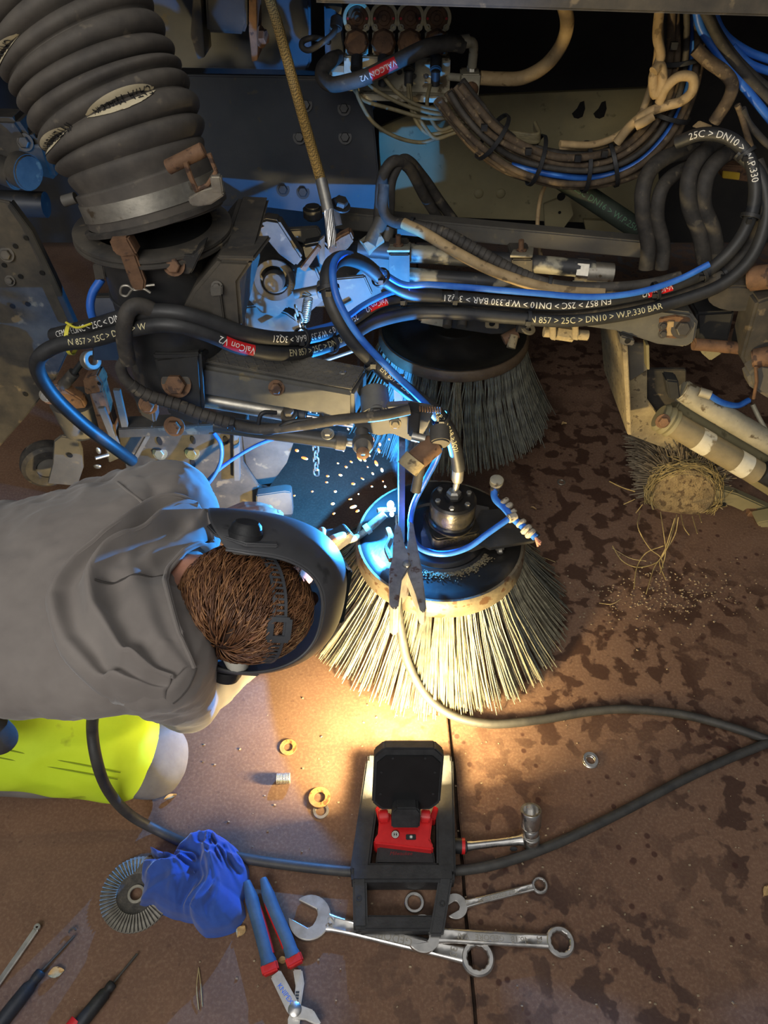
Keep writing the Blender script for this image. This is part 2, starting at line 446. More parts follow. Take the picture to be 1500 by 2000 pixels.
# hydraulic motor on the disc
MC = V((0.152, 1.165, 0.262))
mo = thing('hydraulic_motor', 'black hydraulic motor bolted on top of the front brush disc', 'motor', MC)
ex, ey = V((0.97, 0.24, 0)).normalized(), V((-0.24, 0.97, 0)).normalized(); ez = V((0, 0, 1))
def rounded_rect(w, h, r, n=5):
    out = []
    for cx, cy, a0 in ((w/2-r, h/2-r, 0), (-w/2+r, h/2-r, 90), (-w/2+r, -h/2+r, 180), (w/2-r, -h/2+r, 270)):
        for k in range(n+1):
            a = math.radians(a0+90*k/n); out.append((cx+r*math.cos(a), cy+r*math.sin(a)))
    return out
def slab_at(c, w, h, r, z0, z1, X=ex, Y=ey):
    return MB().prism([V(c)+X*a+Y*b+ez*z0 for a, b in rounded_rect(w, h, r)], ez*(z1-z0))
M_MOTOR = mat('oily_motor_casting', (38, 37, 36), (70, 66, 58), 0.3, 0.55, 22, 0.35, (120, 110, 88), 34, 0.68)
build('motor_base', slab_at(MC, 0.112, 0.1, 0.016, 0.012, 0.046), M_MOTOR, mo, bevel=0.004)
build('motor_body', MB().lathe([(0, 0.044), (0.052, 0.044), (0.053, 0.06), (0.050, 0.064), (0.051, 0.1), (0.05, 0.108), (0, 0.108)], MC, n=48), M_MOTOR, mo, smooth=30)
build('motor_cap', MB().lathe([(0, 0.107), (0.051, 0.107), (0.051, 0.113), (0.046, 0.118), (0.02, 0.118), (0.02, 0.124), (0, 0.124)], MC, n=48), M_DISC, mo, smooth=30)
cap_bolt = build('cap_bolt', MB().bolt((0, 0, 0), (0, 0, 1), 0.0062, 0.006, False), M_ZINC, mo, local=True)
for k in range(6):
    a = 2*math.pi*k/6+0.35; p = V((0.037*math.cos(a), 0.037*math.sin(a), 0.117))
    if k == 0: cap_bolt.location = p
    else: copy_part(cap_bolt, mo, p)
build('casting_mark', text_on_plane(MB(), 'S2024-0R', MC-ey*0.0508+ez*0.03, ex, ez, 0.018, extrude=0.0008), M_MOTOR, mo)
# mounting plate
mp = thing('motor_mounting_plate', 'dark angular mounting plate under the hydraulic motor', 'plate', (0.19, 1.16, 0.252))
pp = [(822, 1040), (824, 1066), (848, 1076), (922, 1072), (960, 1058), (955, 990), (880, 975), (838, 1000)]
build('plate', MB().prism([az(x, y, 0.272) for x, y in pp], (0, 0, -0.012)), M_STEEL, mp, bevel=0.001)
build('wing', MB().prism([az(x, y, 0.282) for x, y in [(930, 1056), (957, 1070), (1042, 1056), (1056, 1044), (1030, 1020), (985, 992), (940, 996), (922, 1030)]], (0, 0, -0.009)), M_DARK, mp, bevel=0.001)
build('plate_bolt', MB().bolt(az(976, 1071, 0.262), (0, -0.6, -0.2), 0.007, 0.012), M_ZINC, mp)
build('plate_edge', MB().beam(az(848, 1077, 0.266), az(922, 1073, 0.266), 0.004, 0.010), M_RIM, mp)

# upright plate being welded on and its stud
up = thing('upright_weld_plate', 'upright steel plate being welded onto the brush disc', 'plate', (0.04, 1.19, 0.252))
build('plate', MB().prism([(0.033, 1.135, 0.252), (0.033, 1.345, 0.252), (0.033, 1.36, 0.40), (0.033, 1.31, 0.462), (0.033, 1.26, 0.462), (0.033, 1.20, 0.36)], (0.014, 0, 0)), M_STEEL, up, bevel=0.0012)
build('weld_bead', MB().tube(crv([V((0.030, 1.16+0.008*i, 0.2535+0.001*(i % 2))) for i in range(10)], 3), 0.004, 8), M_ZINC, up)
mb = MB(); a, b = at(772, 994, 1.215), V(at(737, 997, 1.20)); n = 12
for i in range(n):
    p = a.lerp(b, i/n); q = a.lerp(b, (i+1)/n); m_ = (p+q)/2
    mb.tube([p, m_, q], 0.006, 14, [0.0052, 0.0066, 0.0052])
build('threaded_stud', mb, M_ZINC, up, label='short threaded stud sticking out of the plate')
M_ARC = mat('arc_plasma', (220, 235, 255), emit=((205, 228, 255), 60.0), bump=0)
arc = build('welding_arc', MB().sphere(ARC+V((-0.002, 0.0, 0.0)), (0.008, 0.007, 0.011), 14, 10).sphere(ARC+V((0.001, 0, -0.03)), (0.005, 0.005, 0.006), 12, 8), M_ARC)
tag(arc, 'blinding blue-white welding arc at the foot of the upright plate', 'arc')
arc.visible_shadow = True

# ground clamp
gc = thing('earth_clamp', 'steel spring earth clamp gripping the edge of the brush disc', 'clamp', az(795, 1100, 0.27))
M_CLAMP = mat('scuffed_clamp_steel', (120, 116, 112), (158, 154, 148), 0.5, 0.35, 26, 0.25, (98, 76, 62), 40, 0.64)
def clamp_arm(name, px, z, th):
    return build(name, MB().prism([az(x, y, z) for x, y in px], (0, 0, -th)), M_CLAMP, gc, bevel=0.0025)
clamp_arm('clamp_jaw', [(772, 1022), (782, 1027), (790, 1062), (800, 1085), (800, 1108), (785, 1132), (778, 1185), (770, 1190), (761, 1182), (760, 1110), (766, 1090), (768, 1055)], 0.350, 0.09)
clamp_arm('clamp_jaw', [(797, 1016), (807, 1020), (812, 1050), (824, 1110), (833, 1185), (828, 1197), (820, 1190), (812, 1160), (796, 1118), (786, 1104), (793, 1078), (797, 1050)], 0.346, 0.045)
build('rivet', MB().lathe([(0, 0), (0.009, 0), (0.0085, 0.004), (0.004, 0.007), (0, 0.007)], az(794, 1103, 0.350), n=20), M_ZINC, gc)
mb = MB()
for i in range(8): mb.torus(az(794, 1085+i*2.0, 0.34), (0.1, 1, 0), 0.008, 0.0012, 14, 5)
build('spring', mb, M_RUST, gc)
build('copper_braid', MB().tube(crv([az(758, 1034, 0.30), az(763, 1052, 0.305), az(756, 1072, 0.30), az(764, 1094, 0.305)], 5), 0.007, 8), M_RUST, gc, label='rusty brown copper braid beside the jaw')
build('inner_lever', MB().tube(crv([az(793, 1122, 0.30), az(808, 1145, 0.298), az(818, 1168, 0.292), az(824, 1192, 0.29)], 5), 0.0048, 8), M_ALU, gc)

def cable(name, pts, r, m, label, cat='cable', n=12, k=7, group=None):
    o = build(name, MB().tube(crv(pts, k), r, n), m); return tag(o, label, cat, group)
M_CABLE = mat('black_welding_cable', (46, 46, 46), (66, 65, 62), 0.55, 0, 30, 0.1)
gp = [az(776, 1150, 0.292), az(777, 1190, 0.275), az(784, 1240, 0.20), az(797, 1295, 0.115), az(832, 1358, 0.05), az(885, 1398, 0.018), az(960, 1414, 0.0115), az(1060, 1405, 0.0105), az(1150, 1390, 0.0105), az(1230, 1385, 0.0105), az(1330, 1395, 0.0105), az(1420, 1418, 0.0105), az(1510, 1448, 0.0105)]
cable('earth_cable', gp, 0.0098, M_CABLE, 'grey welding cable hanging from the earth clamp over the pale bristles')
tp = [az(205, 1325, 0.47), az(190, 1362, 0.47), az(180, 1420, 0.37), az(190, 1490, 0.31), az(212, 1545, 0.19), az(252, 1590, 0.07), az(308, 1622, 0.0105), az(380, 1654, 0.0105), az(480, 1677, 0.0105), az(600, 1694, 0.0105), az(720, 1704, 0.0105), az(860, 1702, 0.0105), az(960, 1690, 0.0105), az(1080, 1650, 0.0105), az(1210, 1588, 0.0105), az(1330, 1525, 0.0105), az(1420, 1483, 0.0105), az(1510, 1447, 0.0105)]
cable('torch_cable', tp, 0.0098, M_CABLE, 'long black welding cable running from the kneeling person under the blue rag and lamp')

# ================================================================ work lamp
LC = V((0.03, 0.55, 0.0))
lamp = thing('work_lamp', 'black and red battery work lamp lying on the floor with its head raised', 'lamp', LC)
M_LAMPB = mat('rubbery_black_plastic', (32, 33, 35), (46, 47, 49), 0.55, 0, 50, 0.2)
def on(px, py, z): return az(px, py, z)
z1 = 0.052
fl_, fr_ = on(732, 1482, z1), on(868, 1482, z1); ml, mr_ = on(702, 1700, z1), on(872, 1706, z1); bl, br = on(700, 1808, z1-0.012), on(856, 1822, z1-0.012)
mb = MB()
def bar(a, b, w, h): mb.beam(a-V((0, 0, h/2)), b-V((0, 0, h/2)), w, h, (0, 0, 1))
w_ = 0.036
for a, b in ((fl_, ml), (fr_, mr_)):
    mb.prism([a+V((-w_/2, 0, 0)), a+V((w_/2, 0, 0)), b+V((w_/2, 0, 0)), b+V((-w_/2, 0, 0))], (0, 0, -z1+0.002))
build('side_rail', mb, M_LAMPB, lamp, bevel=0.004)
mb = MB(); mb.box((ml+mr_)/2-V((0, 0, 0.024)), ((mr_-ml).length+0.03, 0.034, 0.05)); build('cross_bar', mb, M_LAMPB, lamp, bevel=0.005)
mb = MB(); mb.box((fl_+fr_)/2-V((0, 0, 0.024)), ((fr_-fl_).length+0.03, 0.02, 0.05)); build('cross_bar', mb, M_LAMPB, lamp, bevel=0.004)
for a, b in ((ml, bl), (mr_, br)):
    sg = 1 if a.x > 0.02 else -1
    b2 = b+V((-sg*0.004, 0, 0))
    build('handle_rail', MB().prism([a+V((-0.013, 0, 0)), a+V((0.013, 0, 0)), b2+V((0.013, -0.004, 0)), b2+V((-0.013, -0.004, 0))], (0, 0, -0.034)), M_LAMPB, lamp, bevel=0.004)
    build('screw_recess', MB().ring(a.lerp(b, 0.52)+V((0, 0, 0.0004)), (0, 0, 1), 0.0055, 0.003, 0.0012), M_BLACKP, lamp)
build('handle_bar', MB().box((bl+br)/2+V((0, 0.012, -0.018)), ((br-bl).length, 0.026, 0.03)), M_LAMPB, lamp, bevel=0.004)
# body with battery
bc = (fl_+fr_+ml+mr_)/4
build('battery', MB().prism([on(738, 1648, 0.045), on(845, 1652, 0.045), on(852, 1690, 0.045), on(733, 1688, 0.045)], (0, 0, -0.04)), M_BLACKP, lamp, bevel=0.004)
build('battery_logo', text_on_plane(MB(), 'Milwaukee', on(783, 1667, 0.0456), (1, 0, 0), (0, 1, 0), 0.010, shear=0.3), mat('dull_red_print', (120, 30, 34), bump=0), lamp)
build('front_housing', MB().prism([on(738, 1500, 0.04), on(862, 1500, 0.04), on(866, 1600, 0.04), on(733, 1600, 0.04)], (0, 0, -0.036)), M_LAMPB, lamp, bevel=0.004)
rp = [(741, 1592), (764, 1586), (768, 1608), (816, 1608), (820, 1588), (845, 1594), (840, 1640), (847, 1652), (846, 1660), (730, 1646), (730, 1640), (738, 1628)]
hs = build('red_housing', MB().prism([on(x, y, 0.064) for x, y in rp], (0, 0, -0.05)), M_RED, lamp, bevel=0.004)
build('red_fin', MB().prism([on(732, 1578, 0.05), on(742, 1570, 0.058), on(752, 1598, 0.06), on(740, 1602, 0.052)], (0, 0, -0.03)), M_RED, hs, bevel=0.002)
mb = MB().prism([on(857, 1578, 0.05), on(848, 1572, 0.058), on(838, 1598, 0.06), on(850, 1602, 0.052)], (0, 0, -0.03))
build('red_fin', mb, M_RED, hs, bevel=0.002)
for sx in (-1, 1):
    build('red_hinge_lug', MB().cyl(on(790+sx*32, 1592, 0.072), on(790+sx*50, 1594, 0.072), 0.013, 18), M_RED, hs, bevel=0.002)
build('power_button', MB().lathe([(0, 0), (0.0075, 0), (0.0075, 0.002), (0.006, 0.003), (0, 0.003)], on(772, 1630, 0.0645), n=24), M_BLACKP, hs)
build('power_symbol', MB().ring(on(772, 1630, 0.0672), (0, 0, 1), 0.0065, 0.0053, 0.0007).ring(on(772, 1630, 0.0672), (0, 0, 1), 0.0043, 0.0034, 0.0007).box(on(772, 1630, 0.0676), (0.0012, 0.006, 0.0006)), M_WHITE, hs)
build('mode_button', MB().box(on(802.5, 1635, 0.065), (0.019, 0.010, 0.003)), M_BLACKP, hs, bevel=0.001)
mb = MB(); c = on(803, 1634.5, 0.0672)
for k in range(4):
    a = math.pi*k/4; mb.box(c, (0.0065, 0.0007, 0.0005), (V((math.cos(a), math.sin(a), 0)), V((-math.sin(a), math.cos(a), 0)), ez))
build('sun_symbol', mb.lathe([(0, 0), (0.0018, 0), (0.0018, 0.0006), (0, 0.0006)], c-V((0, 0, 0.0003)), n=12), M_WHITE, hs)
# head: an octagonal slab leaning forwards, its LEDs on the far side
h0 = V(((792-750)*mpp(V((0, 0.607, 0.085))), 0.607, 0.085)); h1 = V((0.0475, 0.668, 0.215))
HU = (h1-h0).normalized(); HX = V((1, 0, 0)); HN = HX.cross(HU).normalized()   # HN points away from the viewer or towards; make it point forward
if HN.y < 0: HN = -HN
hl = (h1-h0).length; hc = (h0+h1)/2
def oct_(w, h, c):
    return [(-w/2+c, -h/2), (w/2-c, -h/2), (w/2, -h/2+c), (w/2, h/2-c), (w/2-c, h/2), (-w/2+c, h/2), (-w/2, h/2-c), (-w/2, -h/2+c)]
build('lamp_head', MB().prism([hc+HX*a+HU*b-HN*0.008 for a, b in oct_(0.131, hl, 0.018)], HN*0.026), M_LAMPB, lamp, bevel=0.003)
build('head_back', MB().prism([hc+HX*a+HU*(b-0.004)-HN*0.0105 for a, b in oct_(0.119, hl-0.022, 0.016)], HN*0.004), mat('smooth_black', (20, 21, 23), (26, 27, 29), 0.35, 0, 20, 0.02), lamp, bevel=0.001)
for a, b in ((-0.05, -0.03), (-0.05, 0.02), (-0.03, 0.052), (0.03, 0.052), (0.05, 0.02), (0.05, -0.03)): build('head_screw', MB().lathe([(0, 0), (0.0025, 0), (0.0025, 0.001), (0, 0.001)], hc+HX*a+HU*b-HN*0.0106, -HN, 12), M_BLACKP, lamp)
hb = hc-HU*(hl*0.5-0.006)
build('hinge_block', MB().prism([hb+HX*a+HU*b-HN*0.034 for a, b in [(-0.027, -0.026), (0.027, -0.026), (0.027, 0.012), (0.020, 0.022), (-0.020, 0.022), (-0.027, 0.012)]], HN*0.032), M_LAMPB, lamp, bevel=0.003)
mb = MB()
build('led_panel', MB().box(hc+HN*0.0185, (0.112, hl-0.03, 0.002), (HX, HU, HN)), mat('led_diffuser', (255, 236, 190), emit=((255, 214, 140), 40.0), bump=0), lamp, label='glowing warm white LED panel')
ll = area_light('work_lamp_light', hc+HN*0.022, hc+HN*1.0+V((-0.16, 0, 0.36)), 0.11, 0.11, 40, (1.0, 0.76, 0.37))

# ================================================================ tools on the floor
M_SATIN = mat('satin_chrome', (188, 186, 182), (212, 210, 206), 0.3, 1.0, 40, 0.02, rough2=0.4)
def arc_pts(cx, cy, r, a0, a1, n):
    return [(cx+r*math.cos(math.radians(a0+(a1-a0)*k/n)), cy+r*math.sin(math.radians(a0+(a1-a0)*k/n))) for k in range(n+1)]
def wrench(label, pj, pr, zj, zr, Rj, wj, Rr, Ri, neck, th, size_txt, body_txt, tsz, jaw_rot, flip=True, txt_s=1):
    p0, p1 = V((pj.x, pj.y, zj)), V((pr.x, pr.y, zr)); d = p1-p0; L_ = d.length
    rot = d.to_track_quat('X', 'Z').to_euler()
    t = thing('combination_wrench', label, 'wrench', p0, 'combination wrenches on the floor', rot)
    # open jaw
    a = math.degrees(math.asin(wj/2/Rj)); pts = arc_pts(0, 0, Rj, 180-a, -180+a, 30)
    x0 = -Rj*math.cos(math.radians(a))
    pts += [(x0+0.0, -wj/2), (Rj*0.16, -wj/2), (Rj*0.30, -wj*0.28), (Rj*0.33, 0), (Rj*0.30, wj*0.28), (Rj*0.16, wj/2)]
    cr, sr = math.cos(jaw_rot), math.sin(jaw_rot); pts = [(x*cr-y*sr, x*sr+y*cr) for x, y in pts]
    build('open_jaw', MB().prism([V((x, y, -th/2)) for x, y in pts], (0, 0, th)), M_SATIN, t, local=True, bevel=th*0.13)
    # shank: waisted, with a raised central rib
    mb = MB(); s0, s1 = Rj*0.72, L_-Rr*0.78; st = []
    for k in range(15):
        u = k/14; x = s0+(s1-s0)*u
        w = neck*(1+1.0*max(0, 1-u/0.16)**2*(Rj/neck-1)*0.75+max(0, (u-0.86)/0.14)**2*(Rr/neck-1)*0.7)
        st.append((x, w, th*0.86 if 0.06 < u < 0.94 else th))
    ring_ = [(-1, 0.25), (-0.8, 0.85), (-0.62, 1), (-0.5, 0.62), (0.5, 0.62), (0.62, 1), (0.8, 0.85), (1, 0.25), (1, -0.25), (0.8, -0.85), (-0.8, -0.85), (-1, -0.25)]
    o = len(mb.v); nr = len(ring_)
    for k, (x, w, h) in enumerate(st):
        fl = 1.0 if 2 < k < 12 else 0.0
        for (a_, b_) in ring_:
            hh = b_ if not (abs(a_) <= 0.5 and b_ > 0) else (0.62 if fl else 0.95)
            mb.v.append(V((x, a_*w/2, hh*h/2)))
    for k in range(len(st)-1):
        for q in range(nr):
            q2 = (q+1) % nr; mb.f.append((o+k*nr+q, o+(k+1)*nr+q, o+(k+1)*nr+q2, o+k*nr+q2))
    mb.f.append(tuple(o+q for q in range(nr))); mb.f.append(tuple(o+(len(st)-1)*nr+q for q in reversed(range(nr))))
    build('shank', mb, M_SATIN, t, local=True, smooth=50)
    # ring with twelve points
    mb = MB(); n = 48; o = 0; th2 = th*1.15
    prof = []
    for k in range(n):
        a = 2*math.pi*k/n; ri = Ri*(1.0-0.075*(0.5+0.5*math.cos(12*a)))
        for (r, z) in ((Rr-th2*0.18, th2/2), (Rr, th2*0.3), (Rr, -th2*0.3), (Rr-th2*0.18, -th2/2), (ri, -th2/2), (ri, th2*0.38), (ri+th2*0.12, th2/2)):
            mb.v.append(V((L_+r*math.cos(a), r*math.sin(a), z)))
    for k in range(n):
        k2 = (k+1) % n
        for q in range(7):
            q2 = (q+1) % 7; mb.f.append((k*7+q, k2*7+q, k2*7+q2, k*7+q2))
    build('ring_end', mb, M_SATIN, t, local=True, smooth=30)
    X = V((-1, 0, 0)) if flip else V((1, 0, 0)); Y = V((0, -1, 0)) if flip else V((0, 1, 0))
    mb = MB(); text_on_plane(mb, body_txt, (L_*0.5, 0, th*0.27), X, Y, tsz, extrude=0.0006)
    text_on_plane(mb, size_txt, (L_-Rr*1.45, 0, th*0.52), V((0, -1, 0)) if flip else V((0, 1, 0)), X if flip else V((-1, 0, 0)), tsz*0.95, extrude=0.0005)
    if txt_s: text_on_plane(mb, size_txt, (Rj*1.05, 0, th*0.505), V((0, 1, 0)), V((-1, 0, 0)), tsz*1.1, extrude=0.0005)
    build('lettering', mb, M_ZINC, t, local=True, smooth=0)
    return t
wrench('largest chrome combination wrench, marked 32, under the lamp handle', on(606, 1796, 0), on(932, 1875, 0), 0.0085, 0.0085, 0.0385, 0.034, 0.0295, 0.0195, 0.027, 0.0135, '32', 'GEDORE', 0.019, math.radians(-12))
wrench('chrome combination wrench, marked 27, resting across the biggest wrench', on(826, 1826, 0.02), on(1092, 1843, 0), 0.0245, 0.0085, 0.031, 0.028, 0.026, 0.0175, 0.024, 0.012, '27', 'No.1B   GEDORE   VAN', 0.0135, math.radians(14), txt_s=0)
wrench('small chrome combination wrench, marked 17, beside the floor joint', on(889, 1773, 0), on(1053, 1732, 0), 0.006, 0.006, 0.022, 0.0165, 0.0155, 0.0105, 0.014, 0.009, '17', 'No.7  GEDORE  VAN', 0.0085, math.radians(16))

# ratchet with socket
rt = thing('ratchet_handle', 'chrome ratchet with black and red grip beside the work lamp', 'ratchet', on(960, 1650, 0))
g0, g1, g2 = on(860, 1650, 0.02), on(912, 1653, 0.02), on(1034, 1639, 0.02)
build('grip', MB().tube([g0, g0.lerp(g1, 0.3), g0.lerp(g1, 0.8), g1], 0.014, 16, [0.013, 0.0145, 0.0145, 0.013]), M_BLACKP, rt, bevel=0.001)
build('red_ring', MB().cyl(g0.lerp(g1, 0.80), g0.lerp(g1, 0.92), 0.0149, 20), M_RED, rt)
build('handle_shaft', MB().tube([g1, g1.lerp(g2, 0.1), g1.lerp(g2, 0.5), g1.lerp(g2, 0.8), g2], 0.008, 14, [0.010, 0.0085, 0.0075, 0.009, 0.014]), M_CHROME, rt)
hd = on(1036, 1640, 0.02)
build('ratchet_head', MB().lathe([(0, -0.014), (0.014, -0.014), (0.018, -0.008), (0.0185, 0.006), (0.016, 0.014), (0, 0.014)], hd, (0, 0.15, 1), 28), M_CHROME, rt)
build('switch_lever', MB().box(on(1003, 1658, 0.014), (0.014, 0.007, 0.008)), M_BLACKP, rt, bevel=0.002)
so = thing('socket', 'chrome hexagon socket standing on the ratchet head', 'socket', hd)
sd = (on(1024, 1583, 0.075)-hd).normalized()
ax_ = V((-0.06, 0.45, 1)).normalized()
build('socket_body', MB().lathe([(0, 0.013), (0.0155, 0.013), (0.0165, 0.016), (0.0165, 0.026), (0.0150, 0.029), (0.0195, 0.037), (0.0205, 0.04), (0.0205, 0.072), (0.0195, 0.074), (0.015, 0.074), (0.0145, 0.06), (0, 0.06)], hd, ax_, 36), M_CHROME, so, smooth=30)

# rings, bushing
M_RUSTY = mat('rust_yellow_washer', (150, 112, 66), (180, 138, 84), 0.7, 0.2, 60, 0.2, (116, 80, 48), 90, 0.6)
def washer(px, py, ro, ri, h, m, label, z=0.0005, tilt=(0, 0, 1), name='washer', group='loose washers on the floor'):
    c = on(px, py, z); o = build(name, MB().ring(c, tilt, ro, ri, h), m); return tag(o, label, 'washer', group)
washer(563, 1460, 0.0185, 0.0095, 0.003, M_RUSTY, 'rusty flat washer lying alone above the threaded bushing')
washer(627, 1584, 0.0165, 0.0105, 0.003, M_CHROME, 'shiny washer half under a bigger rusty washer')
washer(624, 1558, 0.0225, 0.0115, 0.003, M_RUSTY, 'large rusty washer overlapping a shiny one', z=0.0045, tilt=(0, 0.08, 1))
washer(1152, 1488, 0.0165, 0.0095, 0.004, M_CHROME, 'shiny spring washer lying right of the floor joint')
washer(1153, 1484, 0.0165, 0.0098, 0.0035, M_CHROME, 'upper shiny washer of the pair right of the floor joint', z=0.0052, tilt=(0.1, -0.12, 1))
washer(809, 1764, 0.0185, 0.0125, 0.006, M_CHROME, 'thick shiny ring inside the lamp handle')
washer(1096, 943, 0.012, 0.008, 0.004, M_ZINC, 'small dull ring on the dark floor right of the brush')
mb = MB(); a, b = on(540, 1521, 0.012), on(567, 1520, 0.012); n = 9
for i in range(n):
    p = a.lerp(b, i/n); q = a.lerp(b, (i+1)/n); mb.tube([p, (p+q)/2, q], 0.011, 18, [0.0105, 0.0116, 0.0105], cap=(i in (0, n-1)))
bu = build('threaded_bushing', mb, M_ZINC); tag(bu, 'short threaded steel bushing lying on its side', 'bushing')

# flap disc
fd = thing('flap_disc', 'worn grey flap grinding disc half under the blue rag', 'grinding disc', on(268, 1748, 0.0), rot=(0.06, 0.0, 0.35))
M_FLAP = mat('grey_abrasive_cloth', (112, 108, 100), (146, 142, 132), 0.85, 0, 60, 0.5)
build('backing', MB().lathe([(0.012, 0.004), (0.066, 0.003), (0.066, 0.006), (0.036, 0.008), (0.03, 0.005), (0.012, 0.007)], (0, 0, 0), n=48), mat('fibre_backing', (50, 48, 46), (78, 74, 68), 0.8, 0, 90, 0.4), fd, local=True)
build('hub_ring', MB().ring((0, 0, 0.004), (0, 0, 1), 0.0165, 0.011, 0.005), M_ZINC, fd, local=True)
fm = MB(); fm.add([(0.036, -0.0025, 0.006), (0.066, -0.005, 0.004), (0.066, 0.006, 0.0115), (0.036, 0.0035, 0.013), (0.036, -0.0025, 0.004), (0.066, -0.005, 0.002), (0.066, 0.006, 0.0095), (0.036, 0.0035, 0.011)], [(0, 1, 2, 3), (7, 6, 5, 4), (0, 4, 5, 1), (1, 5, 6, 2), (2, 6, 7, 3), (3, 7, 4, 0)])
f0 = build('flap', fm, M_FLAP, fd, local=True, smooth=0)
for k in range(1, 54): copy_part(f0, fd, rot=(0, 0, 2*math.pi*k/54))

# blue rag
M_RAG = mat('royal_blue_cloth', (24, 58, 132), (36, 76, 158), 0.85, 0, 14, 0.3, sheen=0.3, bdist=0.001)
ro = [(292, 1660), (306, 1688), (338, 1682), (352, 1654), (378, 1632), (415, 1627), (450, 1646), (474, 1672), (488, 1700), (486, 1732), (476, 1762), (482, 1792), (462, 1822), (430, 1833), (402, 1834), (378, 1806), (352, 1800), (325, 1792), (298, 1772), (270, 1772), (284, 1735), (274, 1720), (280, 1692)]
C0 = on(392, 1728, 0)
P = [on(x, y, 0) for x, y in ro]; ang = sorted([(math.atan2(p.y-C0.y, p.x-C0.x), (p-C0).length) for p in P])
def rad(a):
    n = len(ang)
    for i in range(n):
        a0, r0 = ang[i]; a1, r1 = ang[(i+1) % n]
        if i == n-1: a1 += 2*math.pi
        aa = a if a >= ang[0][0] else a+2*math.pi
        if a0 <= aa <= a1: t = (aa-a0)/max(1e-6, a1-a0); return r0+(r1-r0)*t
    return ang[0][1]
mb = MB(); NA, NR = 150, 60
def rag_h(x, y, u):
    p = V((x*17+3, y*17, 1.7)); q = p+V((noise.noise(p*0.8), noise.noise(p*0.8+V((5, 1, 2))), 0))*0.9
    h = 0.0
    for k, (s, w) in enumerate(((0.6, 0.8), (1.3, 0.7), (2.7, 0.4))):
        v = noise.noise(V((q.x*s+q.y*s*0.5, q.y*s*0.55-q.x*s*0.3, k*7.3))); h += w*(1-abs(v)*2.2)
    return h
mb.v.append(C0+V((0, 0, 0.075)))
for i in range(1, NR+1):
    u = i/NR
    for k in range(NA):
        a = -math.pi+2*math.pi*k/NA; r = rad(a)*u
        x, y = r*math.cos(a), r*math.sin(a)
        dome = (1-u**2.6)*0.058+0.006
        z = dome+rag_h(x, y, u)*0.026*min(1, (1-u)*3+0.35)
        if u > 0.93: z = z*(1-u)/0.07*0.8+0.002
        mb.v.append(C0+V((x*0.985, y*0.985, max(0.0015, z))))
for k in range(NA):
    k2 = (k+1) % NA; mb.f.append((0, 1+k, 1+k2))
    for i in range(NR-1):
        b = 1+i*NA; mb.f.append((b+k, b+NA+k, b+NA+k2, b+k2))
tag(build('cloth_rag', mb, M_RAG, smooth=80), 'crumpled royal blue cloth rag on the floor', 'rag')

# slip-joint pliers
pz = thing('slip_joint_pliers', 'slip-joint pliers with blue and red grips, jaws towards the bottom edge', 'pliers', on(560, 1900, 0))
M_GRIPB = mat('slate_blue_grip', (52, 78, 104), (66, 94, 120), 0.6, 0, 30, 0.15)
def grip(pts, w, red_side):
    c = crv([on(x, y, 0.016) for x, y in pts], 6); n = len(c)
    rr = [w*(0.55+0.45*min(1, i/4))*(1.12 if i > n*0.86 else 1) for i in range(n)]
    g = build('grip', MB().tube(c, w, 14, rr), M_GRIPB, pz)
    off = V((red_side, 0, 0.004))
    build('red_stripe', MB().tube([p+off*(rr[i]*0.72)+V((0, 0, 0.001)) for i, p in enumerate(c[3:-3])], w*0.5, 8), M_RED, g)
    e = c[-1]; d = (c[-1]-c[-3]).normalized()
    build('red_collar', MB().beam(e-d*0.004, e+d*0.014, 0.030, 0.019, (0, 0, 1)), M_RED, g, bevel=0.003)
grip([(482, 1722), (497, 1775), (515, 1840), (526, 1885)], 0.0125, 0.9)
grip([(514, 1716), (530, 1765), (558, 1830), (573, 1870)], 0.0120, -0.9)
build('handle_arm', MB().prism([on(x, y, 0.02) for x, y in [(528, 1908), (547, 1893), (585, 1962), (612, 1972), (628, 2000), (618, 2002), (596, 1992), (572, 1990), (560, 1975)]], (0, 0, -0.012)), M_SATIN, pz, bevel=0.002)
build('jaw_arm', MB().prism([on(x, y, 0.012) for x, y in [(572, 1893), (590, 1893), (594, 1920), (588, 1960), (584, 2010), (562, 2030), (562, 1990), (574, 1960), (577, 1925)]], (0, 0, -0.010)), M_SATIN, pz, bevel=0.002)
mb = MB()
for i in range(7): mb.box(on(581-i*0.6, 1938+i*6, 0.0125), (0.006, 0.003, 0.003))
build('adjusting_teeth', mb, M_DARK, pz)
build('pivot', MB().lathe([(0, 0), (0.0115, 0), (0.0115, 0.003), (0.009, 0.005), (0, 0.006)], on(576, 1972, 0.02), n=28), M_SATIN, pz)
a, b = on(548, 1928, 0.0206), on(566, 1954, 0.0206)
build('lettering', text_on_plane(MB(), 'KNIPEX', (a+b)/2, (b-a), V((0.6, 0.8, 0)), 0.011, extrude=0.0003), M_BLUE, pz)

